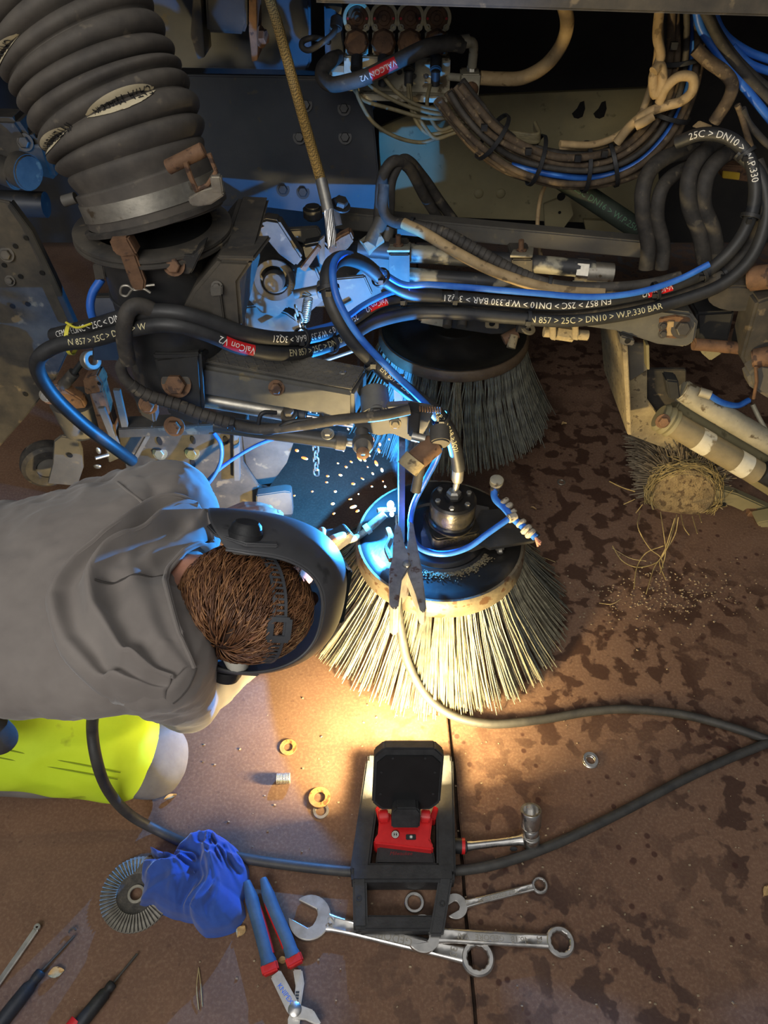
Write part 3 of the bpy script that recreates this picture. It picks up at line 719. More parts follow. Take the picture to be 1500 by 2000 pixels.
# slim tools at the lower left
def screwdriver(label, tip, neck, end, r, tipc):
    t = thing('screwdriver', label, 'screwdriver', neck, 'slim tools at the lower left')
    build('blade', MB().cyl(tip, neck, 0.0022, 10), M_STEEL, t)
    d = end-neck; pts = [neck+d*u for u in (0, 0.02, 0.1, 0.16, 0.22, 0.4, 0.8, 1.0)]
    build('handle', MB().tube(pts, r, 14, [r*0.5, r*0.72, r*0.75, r*0.62, r*0.95, r*1.0, r*1.05, r*0.8]), M_BLACKP, t, smooth=60)
    return t
s1 = screwdriver('slim screwdriver with long black handle, second tool from the left edge', on(145, 1828, 0.006), on(82, 1896, 0.012), on(-40, 2050, 0.012), 0.0125, None)
build('hook', MB().torus(on(141, 1820, 0.006), (0, 0, 1), 0.006, 0.0015, 10, 6, 0.4, 3.4), M_STEEL, s1)
s2 = screwdriver('slim screwdriver with black handle and red end, nearest the bottom edge', on(268, 1863, 0.006), on(222, 1919, 0.012), on(140, 2020, 0.012), 0.0115, None)
build('red_end', MB().cyl(on(152, 1994, 0.0125), on(138, 2012, 0.0125), 0.0128, 14), M_RED, s2)
t = thing('pin_punch_bar', 'slim bare steel bar with rounded tip at the left edge', 'steel bar', on(40, 1860, 0), 'slim tools at the lower left')
build('bar', MB().beam(on(-20, 1945, 0.006), on(72, 1814, 0.006), 0.0105, 0.007, (0, 0, 1)), M_SATIN, t, bevel=0.002)
build('tip', MB().ring(on(74, 1812, 0.0035), (0, 0, 1), 0.0062, 0.002, 0.006), M_SATIN, t)

# leaves, twigs and crumbs
M_LEAF = mat('dry_leaf', (176, 142, 92), (206, 178, 128), 0.8, 0, 60, 0.3, (120, 90, 56), 80, 0.6)
def leaf(px, py, l, w, a, label):
    c = on(px, py, 0.004); X = V((math.cos(a), math.sin(a), 0)); Y = V((-math.sin(a), math.cos(a), 0)); mb = MB(); n = 8
    for i in range(n+1):
        u = i/n; ww = w*math.sin(math.pi*min(0.97, max(0.03, u)))**0.8
        for k in (-1, -0.5, 0, 0.5, 1): mb.v.append(c+X*(l*(u-0.5))+Y*(ww*k/2)+V((0, 0, 0.0035*abs(k)**1.5+0.002*math.sin(u*5))))
    for i in range(n):
        for k in range(4): q = i*5+k; mb.f.append((q, q+1, q+6, q+5))
    mb.add([p-V((0, 0, 0.001)) for p in mb.v[:]], [f[::-1] for f in mb.f[:]])
    tag(build('dry_leaf', mb, M_LEAF), label, 'leaf', 'dry leaves on the floor')
leaf(333, 1557, 0.026, 0.010, 0.5, 'small dry leaf lying alone beside the torch cable')
leaf(471, 1819, 0.022, 0.017, 1.1, 'curled dry leaf between the rag and the pliers')
leaf(552, 1876, 0.016, 0.012, 0.2, 'tiny dry leaf between the plier grips')
leaf(1497, 1740, 0.028, 0.014, 0.8, 'dry leaf at the right edge of the floor')
leaf(110, 1900, 0.026, 0.018, 0.3, 'flat pale leaf beside the second slim tool')
leaf(1042, 993, 0.018, 0.005, -0.3, 'pale sliver of leaf right of the spray fitting')
leaf(1102, 828, 0.02, 0.016, 0.4, 'pale leaf on the dark floor beyond the brush')
M_TWIG = mat('dry_straw', (150, 132, 92), (184, 166, 120), 0.8, 0, 40, 0.1)
def twig(pts, r, label):
    tag(build('straw', MB().tube(crv(pts, 5), r, 5), M_TWIG), label, 'straw', 'loose straws on the floor')
twig([on(388, 1890, 0.002), on(384, 1930, 0.006), on(388, 1972, 0.002)], 0.0009, 'thin dry straw on the floor below the blue rag, straighter one')
twig([on(388, 1890, 0.002), on(392, 1925, 0.004), on(395, 1966, 0.002)], 0.0009, 'thin dry straw on the floor below the blue rag, bent one')
twig([on(1195, 1070, 0.002), on(1230, 1090, 0.004), on(1262, 1096, 0.002)], 0.0008, 'thin straw on the floor left of the oil drop')
twig([on(1040, 1082, 0.002), on(1065, 1090, 0.003), on(1085, 1098, 0.002)], 0.0008, 'thin straw on the floor right of the brush disc')
twig([on(1170, 1178, 0.002), on(1195, 1180, 0.003), on(1212, 1170, 0.002)], 0.0008, 'thin curved straw on the stained floor')
M_CRUMB = mat('grit', (120, 104, 84), (168, 150, 122), 0.9, 0, 60, 0.3)
mb = MB(); rnd = random.Random(11)
for i in range(700):
    if i < 420: x, y = rnd.gauss(1300, 90), rnd.gauss(1160, 32)
    else: x, y = rnd.uniform(380, 1500), rnd.uniform(1080, 1980)
    p = on(x, y, 0.001); s_ = rnd.uniform(0.0006, 0.0022)
    mb.box(p, (s_*2, s_*1.4, s_), frame((rnd.random()-0.5, rnd.random()-0.5, 1)))
gr = build('grit', mb, M_CRUMB, smooth=0); tag(gr, 'loose grit and crumbs scattered over the floor', 'grit', kind='stuff')

# ================================================================ sweeper truck above and behind
def P3(p, Y): return at(p[0], p[1], p[2] if len(p) > 2 else Y)
def plate(name, pts, Y, th, m, parent=None, bevel=0.0015, label=None):
    return build(name, MB().prism([P3(p, Y) for p in pts], (0, th, 0)), m, parent, bevel=bevel, label=label)
def rect(x0, y0, x1, y1): return [(x0, y0), (x1, y0), (x1, y1), (x0, y1)]
def bolt_at(px, py, Y, rp, parent, m=None, axis=(0, -1, 0.35), h=None, name='bolt'):
    c = at(px, py, Y); r = rp*mpp(c)
    return build(name, MB().bolt(c, axis, r, h or r*1.1), m or M_RUST, parent)
def rod(name, p0, p1, rp, m, parent=None, n=18, bevel=0, label=None, rp2=None):
    a, b = at(*p0), at(*p1); r = rp*mpp((a+b)/2)
    return build(name, MB().cyl(a, b, r, n, None if rp2 is None else rp2*mpp((a+b)/2)), m, parent, bevel=bevel, label=label)
def hole_disc(px, py, Y, rp, parent, m=None, asp=1.0, name='hole_disc'):  # flat dark disc painted in place of the shade inside a hole
    c = at(px, py, Y); r = rp*mpp(c)
    return build(name, MB().prism([c+V((r*math.cos(a), -0.0006, r*asp*math.sin(a))) for a in [2*math.pi*k/16 for k in range(16)]], (0, 0.001, 0)), m or M_HOLE_SHADE, parent, smooth=0)
M_HOLE_SHADE = mat('hole_shade', (12, 12, 12), rough=0.95, bump=0)  # dark tone standing in for the shade inside openings
M_UNDER = mat('dark_underbody', (34, 34, 35), (50, 48, 45), 0.7, 0, 5, 0.2)

bod = thing('truck_underbody', 'dark underside of the sweeper truck overhead with added light-blocking panels', 'truck body', (0.2, 2.4, 1.27))
build('belly_panel', MB().box((0.3, 2.55, 1.62), (5.0, 2.0, 0.7)), M_UNDER, bod)
build('rear_light_block', MB().box((0.3, 3.1, 0.72), (5.0, 0.06, 1.3)), M_UNDER, bod)  # added wall, keeps ambient light out behind the chassis
build('side_light_block', MB().box((-1.75, 2.4, 0.75), (0.06, 1.5, 1.2)), M_UNDER, bod)  # added unseen wall, stops ambient light entering from the side
build('side_light_block', MB().box((2.3, 2.4, 0.75), (0.06, 1.5, 1.2)), M_UNDER, bod)  # added unseen wall, same purpose on the right

M_NAVY = mat('faded_navy_black_panel', (58, 62, 70), (76, 78, 82), 0.55, 0.05, 3.5, 0.15, (82, 78, 70), 30, 0.68)
cp = thing('chassis_panel', 'large dark navy chassis panel behind the suction hose and yellow wire rope', 'panel', (-0.3, 2.25, 0.5))
plate('lower_panel', [(285, 145), (722, 152), (748, 432), (640, 420), (515, 405), (330, 400)], 2.22, 0.02, M_NAVY, cp, 0.004)
plate('upper_panel', [(270, -30), (605, -30), (608, 120), (600, 138), (285, 132)], 2.16, 0.03, M_NAVY, cp, 0.006)
plate('upper_post', [(632, -30), (668, -30), (672, 150), (636, 150)], 2.18, 0.03, M_NAVY, cp, 0.004)
for x, y in ((585, 268), (672, 212), (674, 268), (553, 370), (592, 375), (597, 205)): bolt_at(x, y, 2.22, 9, cp, M_DARK)
cv = thing('clevis_bracket', 'dark clevis bracket with two upright plates above the chassis panel', 'bracket', at(445, 110, 2.1))
plate('clevis_plate', [(378, -20), (390, -20), (400, 112), (386, 116), (372, 70)], 2.02, 0.1, M_STEEL, cv)
plate('clevis_plate', [(486, -20), (499, -20), (503, 118), (492, 121), (486, 60)], 2.02, 0.1, M_RUST, cv)
plate('clevis_block', [(400, -20), (482, -20), (484, 45), (476, 68), (404, 64)], 2.03, 0.1, M_DARK, cv, 0.006)
bolt_at(508, 72, 2.05, 13, cv, M_RUST, axis=(1, -0.4, 0.1))

bm_ = thing('front_cross_beam', 'grey steel beam edge across the top right of the picture', 'beam', at(1050, 15, 1.5))
plate('beam', [(613, 6), (1530, 34), (1530, -60), (613, -60)], 1.5, 0.05, M_STEEL, bm_, 0.004)
M_SAND = mat('sand_coloured_panel', (122, 114, 84), (140, 131, 98), 0.7, 0.05, 4, 0.15, (100, 92, 66), 30, 0.68)
rp_ = thing('rear_sand_panel', 'sand-coloured rear panel with two keyhole cut-outs behind the wiring harness', 'panel', at(1050, 400, 2.5))
plate('panel', [(740, 250), (880, 190), (1280, 172), (1290, 440), (1060, 432), (742, 418)], 2.45, 0.02, M_SAND, rp_)
for x in (1131, 1173): build('keyhole', MB().prism([at(x+a, y, 2.449) for a, y in [(-14, 222), (-4, 212), (2, 200), (10, 197), (12, 212), (7, 228), (-2, 232), (-10, 230)]], (0, 0.001, 0)), M_HOLE_SHADE, rp_, smooth=0)  # flat dark patches painted as the shade of openings, nothing is cut
for x, y in ((935, 378), (978, 378)): build('embossed_stud', MB().sphere(at(x, y, 2.45), (0.016, 0.006, 0.016), 16, 8), M_SAND, rp_)
plate('lower_flap', [(1140, 430), (1265, 436), (1262, 486), (1150, 476)], 2.4, 0.02, M_SAND, rp_)
plate('bracket_leg', [(1062, 400), (1112, 380), (1120, 420), (1098, 450), (1086, 450), (1066, 470)], 2.3, 0.015, M_SAND, rp_)
hole_disc(1096, 384, 2.298, 8, rp_); hole_disc(1093, 415, 2.298, 3, rp_)

# ---- corrugated suction hose
SH = crv([at(306, 418, 1.22), at(296, 385, 1.225), at(272, 325, 1.235), at(245, 260, 1.25), at(207, 185, 1.27), at(165, 100, 1.29), at(105, 0, 1.312), at(30, -100, 1.34)], 40)
S_ = arclen(SH); mpb = mpp(SH[0])
su = thing('suction_hose', 'big corrugated black rubber suction hose at the upper left', 'hose', SH[0])
def sh_base(s): 
    u = s/S_[-1]; return 0.108+0.014*min(1, u*3.2)
pitch = 0.0265
pts = []; rr = []; s = 0.0; 
while s < S_[-1]-0.002:
    c, t_ = along(SH, S_, s); pts.append(c); b = sh_base(s)
    if s < 0.062: r_ = 0.112
    else:
        ph = (s-0.062)/pitch; w = abs(math.sin(math.pi*ph))**0.55; grow = min(1, (s-0.062)/0.05)
        r_ = b-0.010+0.016*w*grow
    rr.append(r_); s += 0.0018
build('hose_wall', MB().tube(pts, 0.1, 72, rr), mat('dusty_ribbed_rubber', (62, 58, 54), (88, 82, 74), 0.75, 0, 12, 0.25, (100, 92, 80), 34, 0.68), su, smooth=75)
M_CREAM = mat('cream_print_tape', (186, 174, 142), (206, 194, 164), 0.75, 0, 30, 0.1, (140, 124, 96), 60, 0.66)
def tape(k, aa0, aa1, txts):
    s0 = 0.062+pitch*k; mb = MB(); n = 30; o = 0
    for i in range(n+1):
        u = i/n; a = aa0+(aa1-aa0)*u; c, t_ = along(SH, S_, s0)
        x, y, z = frame(t_, (0, -1, 0)); hw = 0.0105*math.sin(math.pi*min(0.98, max(0.02, u)))**0.6
        for k2 in range(5):
            q = (k2-2)/2; d = q*hw
            c2, t2 = along(SH, S_, s0+d); ph = abs(math.sin(math.pi*d/pitch))**0.55
            r_ = sh_base(s0)-0.010+0.016*ph+0.0016
            dirv = (V((0, -1, 0))-t2*V((0, -1, 0)).dot(t2)).normalized(); sd = t2.cross(dirv)
            mb.v.append(c2+(dirv*math.cos(a)+sd*math.sin(a))*r_)
    for i in range(n):
        for k2 in range(4): q = i*5+k2; mb.f.append((q, q+1, q+6, q+5))
    tp_ = build('printed_tape', mb, M_CREAM, su, smooth=80)
    for (txt, a, sz, upd) in txts:
        vs, fs = text_geo(txt, sz, 'CENTER', cut=0.004); out = []
        c, t2 = along(SH, S_, s0)
        for p in vs:
            d = p.y*(-1 if upd else 1); aa = a+(p.x*(-1 if upd else 1))/0.12
            c2, t3 = along(SH, S_, s0+d); ph = abs(math.sin(math.pi*d/pitch))**0.55
            dirv = (V((0, -1, 0))-t3*V((0, -1, 0)).dot(t3)).normalized(); sd = t3.cross(dirv)
            sgn = 1 if sd.x > 0 else -1
            out.append(c2+(dirv*math.cos(aa)+sd*sgn*math.sin(aa))*(sh_base(s0)-0.010+0.016*ph+0.0024))
        build('lettering', MB().add(out, fs), M_BLACKP, tp_, smooth=0)
tape(3, 0.08, 1.0, [('CATA  M', 0.72, 0.014, True), ('MADE IN', 0.35, 0.010, True)])
tape(3, -1.1, -0.22, [('INTERTECHNIC', -0.62, 0.016, True)])
tape(8, -1.3, -0.2, [('CATA', -0.5, 0.016, True), ('MADE IN', -0.9, 0.01, True)])
# clamp band and clip on the cuff
c0, t0 = along(SH, S_, 0.028)
build('clamp_band', MB().lathe([(0.112, 0), (0.1145, 0), (0.1145, 0.026), (0.112, 0.026)], c0-t0*0.010, t0, 64), M_ZINC, su, label='shiny metal clamp band round the hose cuff')
build('cuff_lip', MB().lathe([(0.11, 0), (0.119, 0.002), (0.120, 0.009), (0.112, 0.011)], SH[0]-t0*0.006, t0, 64), M_RUBBER, su)
cl = build('toggle_tube', MB().cyl(at(327, 327, 1.115), at(398, 292, 1.12), 0.0105, 18), M_RUST, su, bevel=0.001, label='rusty tube of the toggle clip')
build('toggle_wire', MB().tube([at(362, 316, 1.10), at(372, 345, 1.10), at(384, 372, 1.10)], 0.004, 8), M_RUST, su)
build('toggle_wire', MB().tube([at(408, 300, 1.11), at(422, 335, 1.11), at(405, 362, 1.105), at(380, 372, 1.10)], 0.0035, 8), M_RUST, su)
build('toggle_latch', MB().prism([at(x, y, 1.10) for x, y in [(366, 388), (392, 372), (428, 362), (438, 382), (412, 400), (388, 404), (372, 402)]], (0, 0.02, 0)).box(at(424, 358, 1.105), (0.016, 0.013, 0.024)), M_ZINC, su, bevel=0.002)
build('side_stub', MB().cyl(at(148, 386, 1.22), at(124, 393, 1.22), 0.009, 14), M_PLATE, su)

# ---- duct below the hose
DC = at(302, 455, 1.235)
du = thing('suction_duct', 'round dark steel suction duct under the corrugated hose', 'duct', DC-V((0, 0, 0.3)))
ax = V((-0.02, 0.0, -1)).normalized()
build('duct_wall', MB().tube([DC, DC+ax*0.06, DC+ax*0.27], 0.1, 56, [0.100, 0.097, 0.094]), M_DARK, du)
build('flange', MB().lathe([(0.10, -0.005), (0.130, -0.003), (0.133, 0.0), (0.133, 0.005), (0.128, 0.007), (0.132, 0.009), (0.132, 0.014), (0.127, 0.016), (0.10, 0.018)], DC, -ax, 64), M_STEEL, du, smooth=25)
build('weld_ridge', MB().torus(DC+ax*0.10, ax, 0.0965, 0.003, 48, 6), M_DARK, du)
plate('strap', [(315, 506), (360, 498), (376, 500), (392, 486), (400, 482), (386, 510), (378, 528), (372, 536), (322, 536)], 1.125, 0.04, M_DARK, du, 0.004)
bolt_at(340, 517, 1.125, 15, du, M_RUST)
lt = build('latch_strap', MB().prism([at(x, y, 1.10) for x, y in [(232, 495), (262, 490), (284, 550), (282, 568), (262, 570), (254, 556)]], (0, 0.012, 0)), M_RUST, du, bevel=0.003, label='rusty hanging latch strap')
build('latch_hook', MB().prism([at(x, y, 1.095) for x, y in [(212, 470), (248, 464), (268, 500), (240, 504), (222, 496)]], (0, 0.03, 0)), M_RUST, lt, bevel=0.003)
build('spring_pin', MB().tube(crv([at(302, 556, 1.11), at(272, 560, 1.105), at(258, 566, 1.105), at(248, 578, 1.105), at(236, 574, 1.105), at(238, 560, 1.105), at(250, 558, 1.105), at(262, 566, 1.105), at(280, 564, 1.105), at(294, 572, 1.105)], 5), 0.0022, 8), M_ZINC, lt)
plate('side_bracket', [(180, 518), (200, 512), (206, 545), (186, 548)], 1.18, 0.05, M_STEEL, du)

# ---- left mudguard and what hangs behind
fe = thing('mudguard_plate', 'dark drilled mudguard plate at the left edge', 'mudguard', at(40, 850, 1.52))
plate('panel', [(-60, 380), (20, 396), (62, 452), (105, 540), (140, 615), (150, 640), (132, 690), (108, 742), (50, 815), (0, 872), (-60, 900)], 1.55, 0.012, M_STEEL, fe, 0.003)
plate('edge_fold', [(20, 396), (62, 452), (105, 540), (150, 640), (140, 644), (96, 548), (52, 458), (14, 404)], 1.535, 0.02, M_DARK, fe)
for x, y in ((30, 481), (51, 465), (82, 533), (40, 540), (54, 594), (8, 518), (24, 598), (130, 642), (50, 770)): hole_disc(x, y, 1.548, 5, fe)
bolt_at(14, 497, 1.548, 10, fe, M_STEEL); bolt_at(20, 548, 1.548, 7, fe, M_STEEL)
ac = thing('axle_casting', 'dark knobbly casting behind the suction hose at the left edge', 'casting', at(30, 380, 1.9))
rod('hub', (-30, 320, 1.85), (35, 345, 1.8), 26, M_STEEL, ac, bevel=0.004); rod('hub_cap', (35, 330, 1.8), (58, 338, 1.78), 34, M_STEEL, ac, bevel=0.004)
plate('casting_body', [(-40, 230), (30, 232), (60, 275), (82, 270), (110, 355), (60, 342), (-40, 300)], 1.86, 0.08, M_STEEL, ac, 0.01)
bolt_at(50, 278, 1.86, 11, ac, M_STEEL); rod('lower_tube', (-40, 395, 1.9), (90, 400, 1.9), 24, M_DARK, ac)

# ---- front left: castor, brackets and slotted plate
cw = thing('castor_wheel', 'dusty rubber castor wheel behind the welder at the left', 'wheel', at(95, 915, 1.52)-V((0, 0, 0.06)))
wc = at(92, 905, 1.56); xw = V((0.45, -0.9, 0)).normalized()
build('tyre', MB().lathe([(0.032, -0.024), (0.058, -0.026), (0.068, -0.018), (0.071, 0), (0.068, 0.018), (0.058, 0.026), (0.032, 0.024)], wc, xw, 40, close=True), M_RUBBER, cw)
build('hub', MB().lathe([(0, -0.018), (0.034, -0.018), (0.034, 0.018), (0.02, 0.024), (0, 0.024)], wc, xw, 28), M_PLATE, cw)
plate('fork', [(105, 862), (118, 852), (152, 858), (160, 880), (162, 915), (150, 950), (92, 945), (102, 905)], 1.47, 0.012, M_PLATE, cw, 0.003)
hole_disc(136, 889, 1.468, 6, cw)
cup = thing('pivot_cup', 'tapered grey steel pivot cup above the castor wheel', 'cup', at(150, 850, 1.5))
build('cup_wall', MB().lathe([(0, -0.085), (0.045, -0.085), (0.056, 0), (0.058, 0.01), (0, 0.012)], at(146, 788, 1.5), (0.05, 0, 1), 32), M_PLATE, cup, smooth=40)
plate('cup_lever', [(78, 758), (112, 752), (160, 782), (168, 798), (150, 800), (88, 790), (76, 776)], 1.44, 0.03, M_RUST, cup, 0.004)
bolt_at(90, 772, 1.44, 9, cup, M_ZINC)
rod('gas_strut', (108, 770, 1.45), (145, 728, 1.46), 11, M_RUBBER, cup); rod('strut_rod', (145, 728, 1.46), (160, 708, 1.465), 6, M_BLACKP, cup)
build('strut_seal', MB().ring(at(172, 704, 1.46), (0.8, -0.5, 0.4), 0.022, 0.011, 0.022), M_ZINC, cup, label='bright ring seal of the gas strut')
po = thing('adjuster_post', 'rusty square adjuster post beside the pivot cup', 'post', at(205, 870, 1.46))
plate('post', [(170, 755), (200, 750), (236, 880), (210, 900)], 1.44, 0.035, M_RUST, po, 0.003)
plate('post_cap', [(161, 742), (190, 733), (202, 752), (198, 768), (166, 772)], 1.43, 0.045, M_RUST, po, 0.004); hole_disc(194, 749, 1.428, 4, po)
plate('collar', [(204, 868), (232, 866), (236, 895), (212, 905)], 1.42, 0.05, M_ZINC, po, 0.003)
build('wing_nut', MB().cyl(at(186, 895, 1.40), at(212, 888, 1.42), 0.005, 10).sphere(at(192, 880, 1.40), (0.006, 0.004, 0.011), 10, 6).sphere(at(190, 911, 1.40), (0.010, 0.004, 0.007), 10, 6), M_ZINC, po)
sp_ = thing('slotted_skirt_plate', 'slotted steel skirt plate with bright bolt heads behind the welder', 'plate', at(380, 960, 1.42))
plate('panel', [(230, 850), (470, 842), (475, 905), (505, 950), (565, 962), (572, 1010), (398, 1010), (250, 935)], 1.43, 0.012, M_STEEL, sp_, 0.003)
plate('top_flange', [(230, 838), (480, 826), (482, 846), (232, 856)], 1.40, 0.05, M_STEEL, sp_, 0.002)
for x, y in ((312, 862), (377, 860), (441, 860), (314, 902), (377, 905)): hole_disc(x, y, 1.428, 5, sp_, asp=2.0, name='slot')
for x, y in ((313, 884), (376, 884)): bolt_at(x, y, 1.43, 10, sp_, M_ZINC)
plate('rubber_edge', [(470, 842), (575, 860), (560, 905), (520, 960), (500, 940), (478, 905)], 1.455, 0.012, M_STEEL, sp_, 0.003)
plate('foot', [(500, 968), (556, 960), (568, 962), (572, 1006), (500, 1008)], 1.40, 0.03, M_PLATE, sp_, 0.003)
plate('web', [(455, 842), (466, 842), (468, 940), (456, 940)], 1.41, 0.03, M_PLATE, sp_, 0.002)
for p0, p1 in (((258, 905), (300, 830)), ((232, 880), (198, 795)), ((228, 760), (245, 835))):
    a, b = at(p0[0], p0[1], 1.405), at(p1[0], p1[1], 1.41)
    build('brace', MB().beam(a, b, 0.016, 0.010), M_PLATE, sp_, bevel=0.001)

# ---- swing arm
M_ARM = mat('grey_painted_arm', (84, 84, 82), (112, 109, 100), 0.5, 0.1, 8, 0.2, (128, 118, 94), 28, 0.66)
sw = thing('swing_arm', 'grey box-section swing arm with chequer plate step carrying the front brush', 'arm', at(560, 800, 1.179))
def arm_box(name, tl, tr, br, bl, m, parent, bevel=0.003):
    # four corners of the front face (px,py,Y) and depth vector
    return None
A = [at(392, 716, 1.162), at(690, 768, 1.129), at(690, 822, 1.129), at(392, 772, 1.162)]
build('box_section', MB().prism(A, (0.025, 0.08, 0.0)), M_ARM, sw, bevel=0.006)
top = [at(400, 712, 1.166), at(688, 765, 1.133)]
up_ = (A[0]-A[3]).normalized()
off = V((0.025, 0.07, 0))
q = [top[0], top[1], top[1]+off, top[0]+off]
cq = build('chequer_plate', MB().prism([p+V((0, 0, 0.003)) for p in q], (0, 0, 0.005)), M_PLATE, sw, bevel=0.002, label='chequer plate step on top of the arm')
mb = MB(); e1 = (q[1]-q[0]); e2 = (q[3]-q[0])
for i in range(30):
    for j in range(6):
        u, v = (i+0.5)/30, (j+0.5)/6; c = q[0]+e1*u+e2*v+V((0, 0, 0.0083))
        d = e1.normalized()*(0.7 if (i+j) % 2 else -0.7)+e2.normalized()*0.7
        mb.beam(c-d*0.0045, c+d*0.0045, 0.0022, 0.0016, (0, 0, 1))
build('tread_bars', mb, M_PLATE, cq, smooth=0, kind='stuff')
for u, v in ((0.12, 0.7), (0.88, 0.55)): build('rivet', MB().lathe([(0.002, 0.002), (0.004, 0.0025), (0.007, 0.001), (0.007, 0)], q[0]+e1*u+e2*v+V((0, 0, 0.008)), n=16), M_ZINC, cq)
bolt_at(540, 757, 1.144, 11, sw, M_RUST)
# left knuckle
kn = thing('pivot_knuckle', 'black pivot knuckle with a big bolt at the left end of the swing arm', 'knuckle', at(345, 830, 1.145))
plate('cheek', [(300, 700), (392, 690), (398, 800), (392, 836), (330, 815), (312, 760)], 1.133, 0.02, M_DARK, kn, 0.006)
plate('rear_cheek', [(300, 690), (392, 682), (398, 790), (330, 800)], 1.220, 0.02, M_DARK, kn, 0.006)
build('top_plate', MB().prism([at(300, 702, 1.129), at(335, 660, 1.195), at(352, 652, 1.220), at(402, 672, 1.220), at(410, 690, 1.179), at(392, 700, 1.137)], (0, 0, 0.012)), M_DARK, kn, bevel=0.003)
bolt_at(345, 748, 1.133, 20, kn, M_RUST, h=0.018); build('washer', MB().ring(at(345, 748, 1.133), (0, -1, 0.3), 0.027, 0.017, 0.004), M_STEEL, kn)
build('king_bolt', MB().cyl(at(375, 690, 1.179), at(371, 668, 1.179), 0.0075, 14).bolt(at(371, 672, 1.179), (0, 0, 1), 0.013, 0.015), M_RUST, kn)
plate('ear', [(255, 710), (300, 702), (308, 742), (262, 734)], 1.162, 0.05, M_STEEL, kn, 0.005)
bolt_at(286, 700, 1.179, 14, kn, M_STEEL, axis=(0, 0, 1)); bolt_at(341, 832, 1.137, 14, kn, M_RUST); bolt_at(290, 790, 1.179, 13, kn, M_RUST)
plate('side_lug', [(258, 770), (298, 772), (304, 830), (272, 812)], 1.187, 0.04, M_DARK, kn, 0.005)
# cylinders below the arm
c1 = thing('tilt_cylinder', 'chrome hydraulic tilt cylinder under the swing arm', 'cylinder', at(500, 800, 1.187))
rod('barrel', (395, 778, 1.187), (560, 806, 1.179), 17, M_ZINC, c1); rod('barrel_end', (556, 805, 1.179), (600, 813, 1.170), 19, M_DARK, c1, bevel=0.002)
rod('piston_rod', (600, 813, 1.170), (690, 828, 1.162), 8, M_CHROME, c1)
for (x, y) in ((565, 805), (640, 808)):
    build('banjo_fitting', MB().bolt(at(x, y+6, 1.154), (0, -0.3, 1), 0.0115, 0.018).box(at(x, y+10, 1.162), (0.028, 0.025, 0.02)), M_STEEL, c1, bevel=0.001)
c2_ = thing('lift_cylinder', 'black lift cylinder with a round rod end just above the sparks', 'cylinder', at(640, 870, 1.129))
rod('barrel', (420, 828, 1.145), (672, 862, 1.121), 17, M_DARK, c2_); rod('gland', (655, 860, 1.121), (676, 863, 1.121), 19, M_STEEL, c2_, bevel=0.002); rod('piston_rod', (676, 864, 1.121), (705, 868, 1.116), 8, M_ZINC, c2_)
build('rod_eye', MB().lathe([(0, -0.02), (0.018, -0.017), (0.021, -0.010), (0.021, 0.010), (0.017, 0.017), (0, 0.02)], at(709, 866, 1.108), (0, -1, 0.35), 28), M_STEEL, c2_)
rod('rod_pin', (706, 838, 1.129), (709, 886, 1.087), 13, M_STEEL, c2_, bevel=0.003); bolt_at(640, 848, 1.116, 9, c2_, M_ZINC, axis=(0, -0.3, 1))
build('grease_nipple', MB().lathe([(0.011, 0), (0.013, 0.003), (0.008, 0.008), (0.004, 0.009)], at(709, 884, 1.083), (0, -1, 0.3), 16), M_RUST, c2_)
# right end of the arm: yoke above the weld
yk = thing('brush_yoke', 'dusty yoke casting at the right end of the swing arm above the arc', 'yoke', at(770, 850, 1.129))
plate('web', [(690, 828), (720, 795), (800, 790), (850, 800), (835, 835), (815, 868), (765, 848), (740, 852), (700, 842)], 1.129, 0.016, M_PLATE, yk, 0.003)
build('boss', MB().cyl(at(730, 760, 1.179), at(735, 812, 1.129), 0.028, 28), M_ARM, yk, bevel=0.004)
bolt_at(736, 806, 1.121, 12, yk, M_STEEL); bolt_at(772, 828, 1.127, 8, yk, M_DUST)
build('pipe_cap', MB().cyl(at(858, 835, 1.104), at(860, 868, 1.071), 0.0195, 28), M_STEEL, yk, bevel=0.003)
rod('bronze_tube', (850, 866, 1.087), (806, 905, 1.054), 22, M_RUST, yk, bevel=0.002); rod('tube_socket', (812, 895, 1.058), (795, 916, 1.046), 23, M_DUST, yk)
plate('clamp_half', [(798, 800), (822, 806), (818, 860), (796, 852)], 1.100, 0.03, M_DARK, yk, 0.003); rod('clamp_bolt', (806, 852, 1.096), (832, 858, 1.087), 9, M_ZINC, yk)
mb = MB()
for i in range(9): mb.torus(at(820+i*5.0, 798+i*0.4, 1.104), (1, 0.1, 0), 0.0055, 0.0011, 14, 5)
build('spring', mb, M_RUST, yk)
plate('hanger_strap', [(768, 735), (790, 735), (786, 785), (770, 785)], 1.245, 0.01, M_PLATE, yk)
rod('support_tube', (822, 905, 1.054), (812, 960, 1.037), 10, M_STEEL, yk)

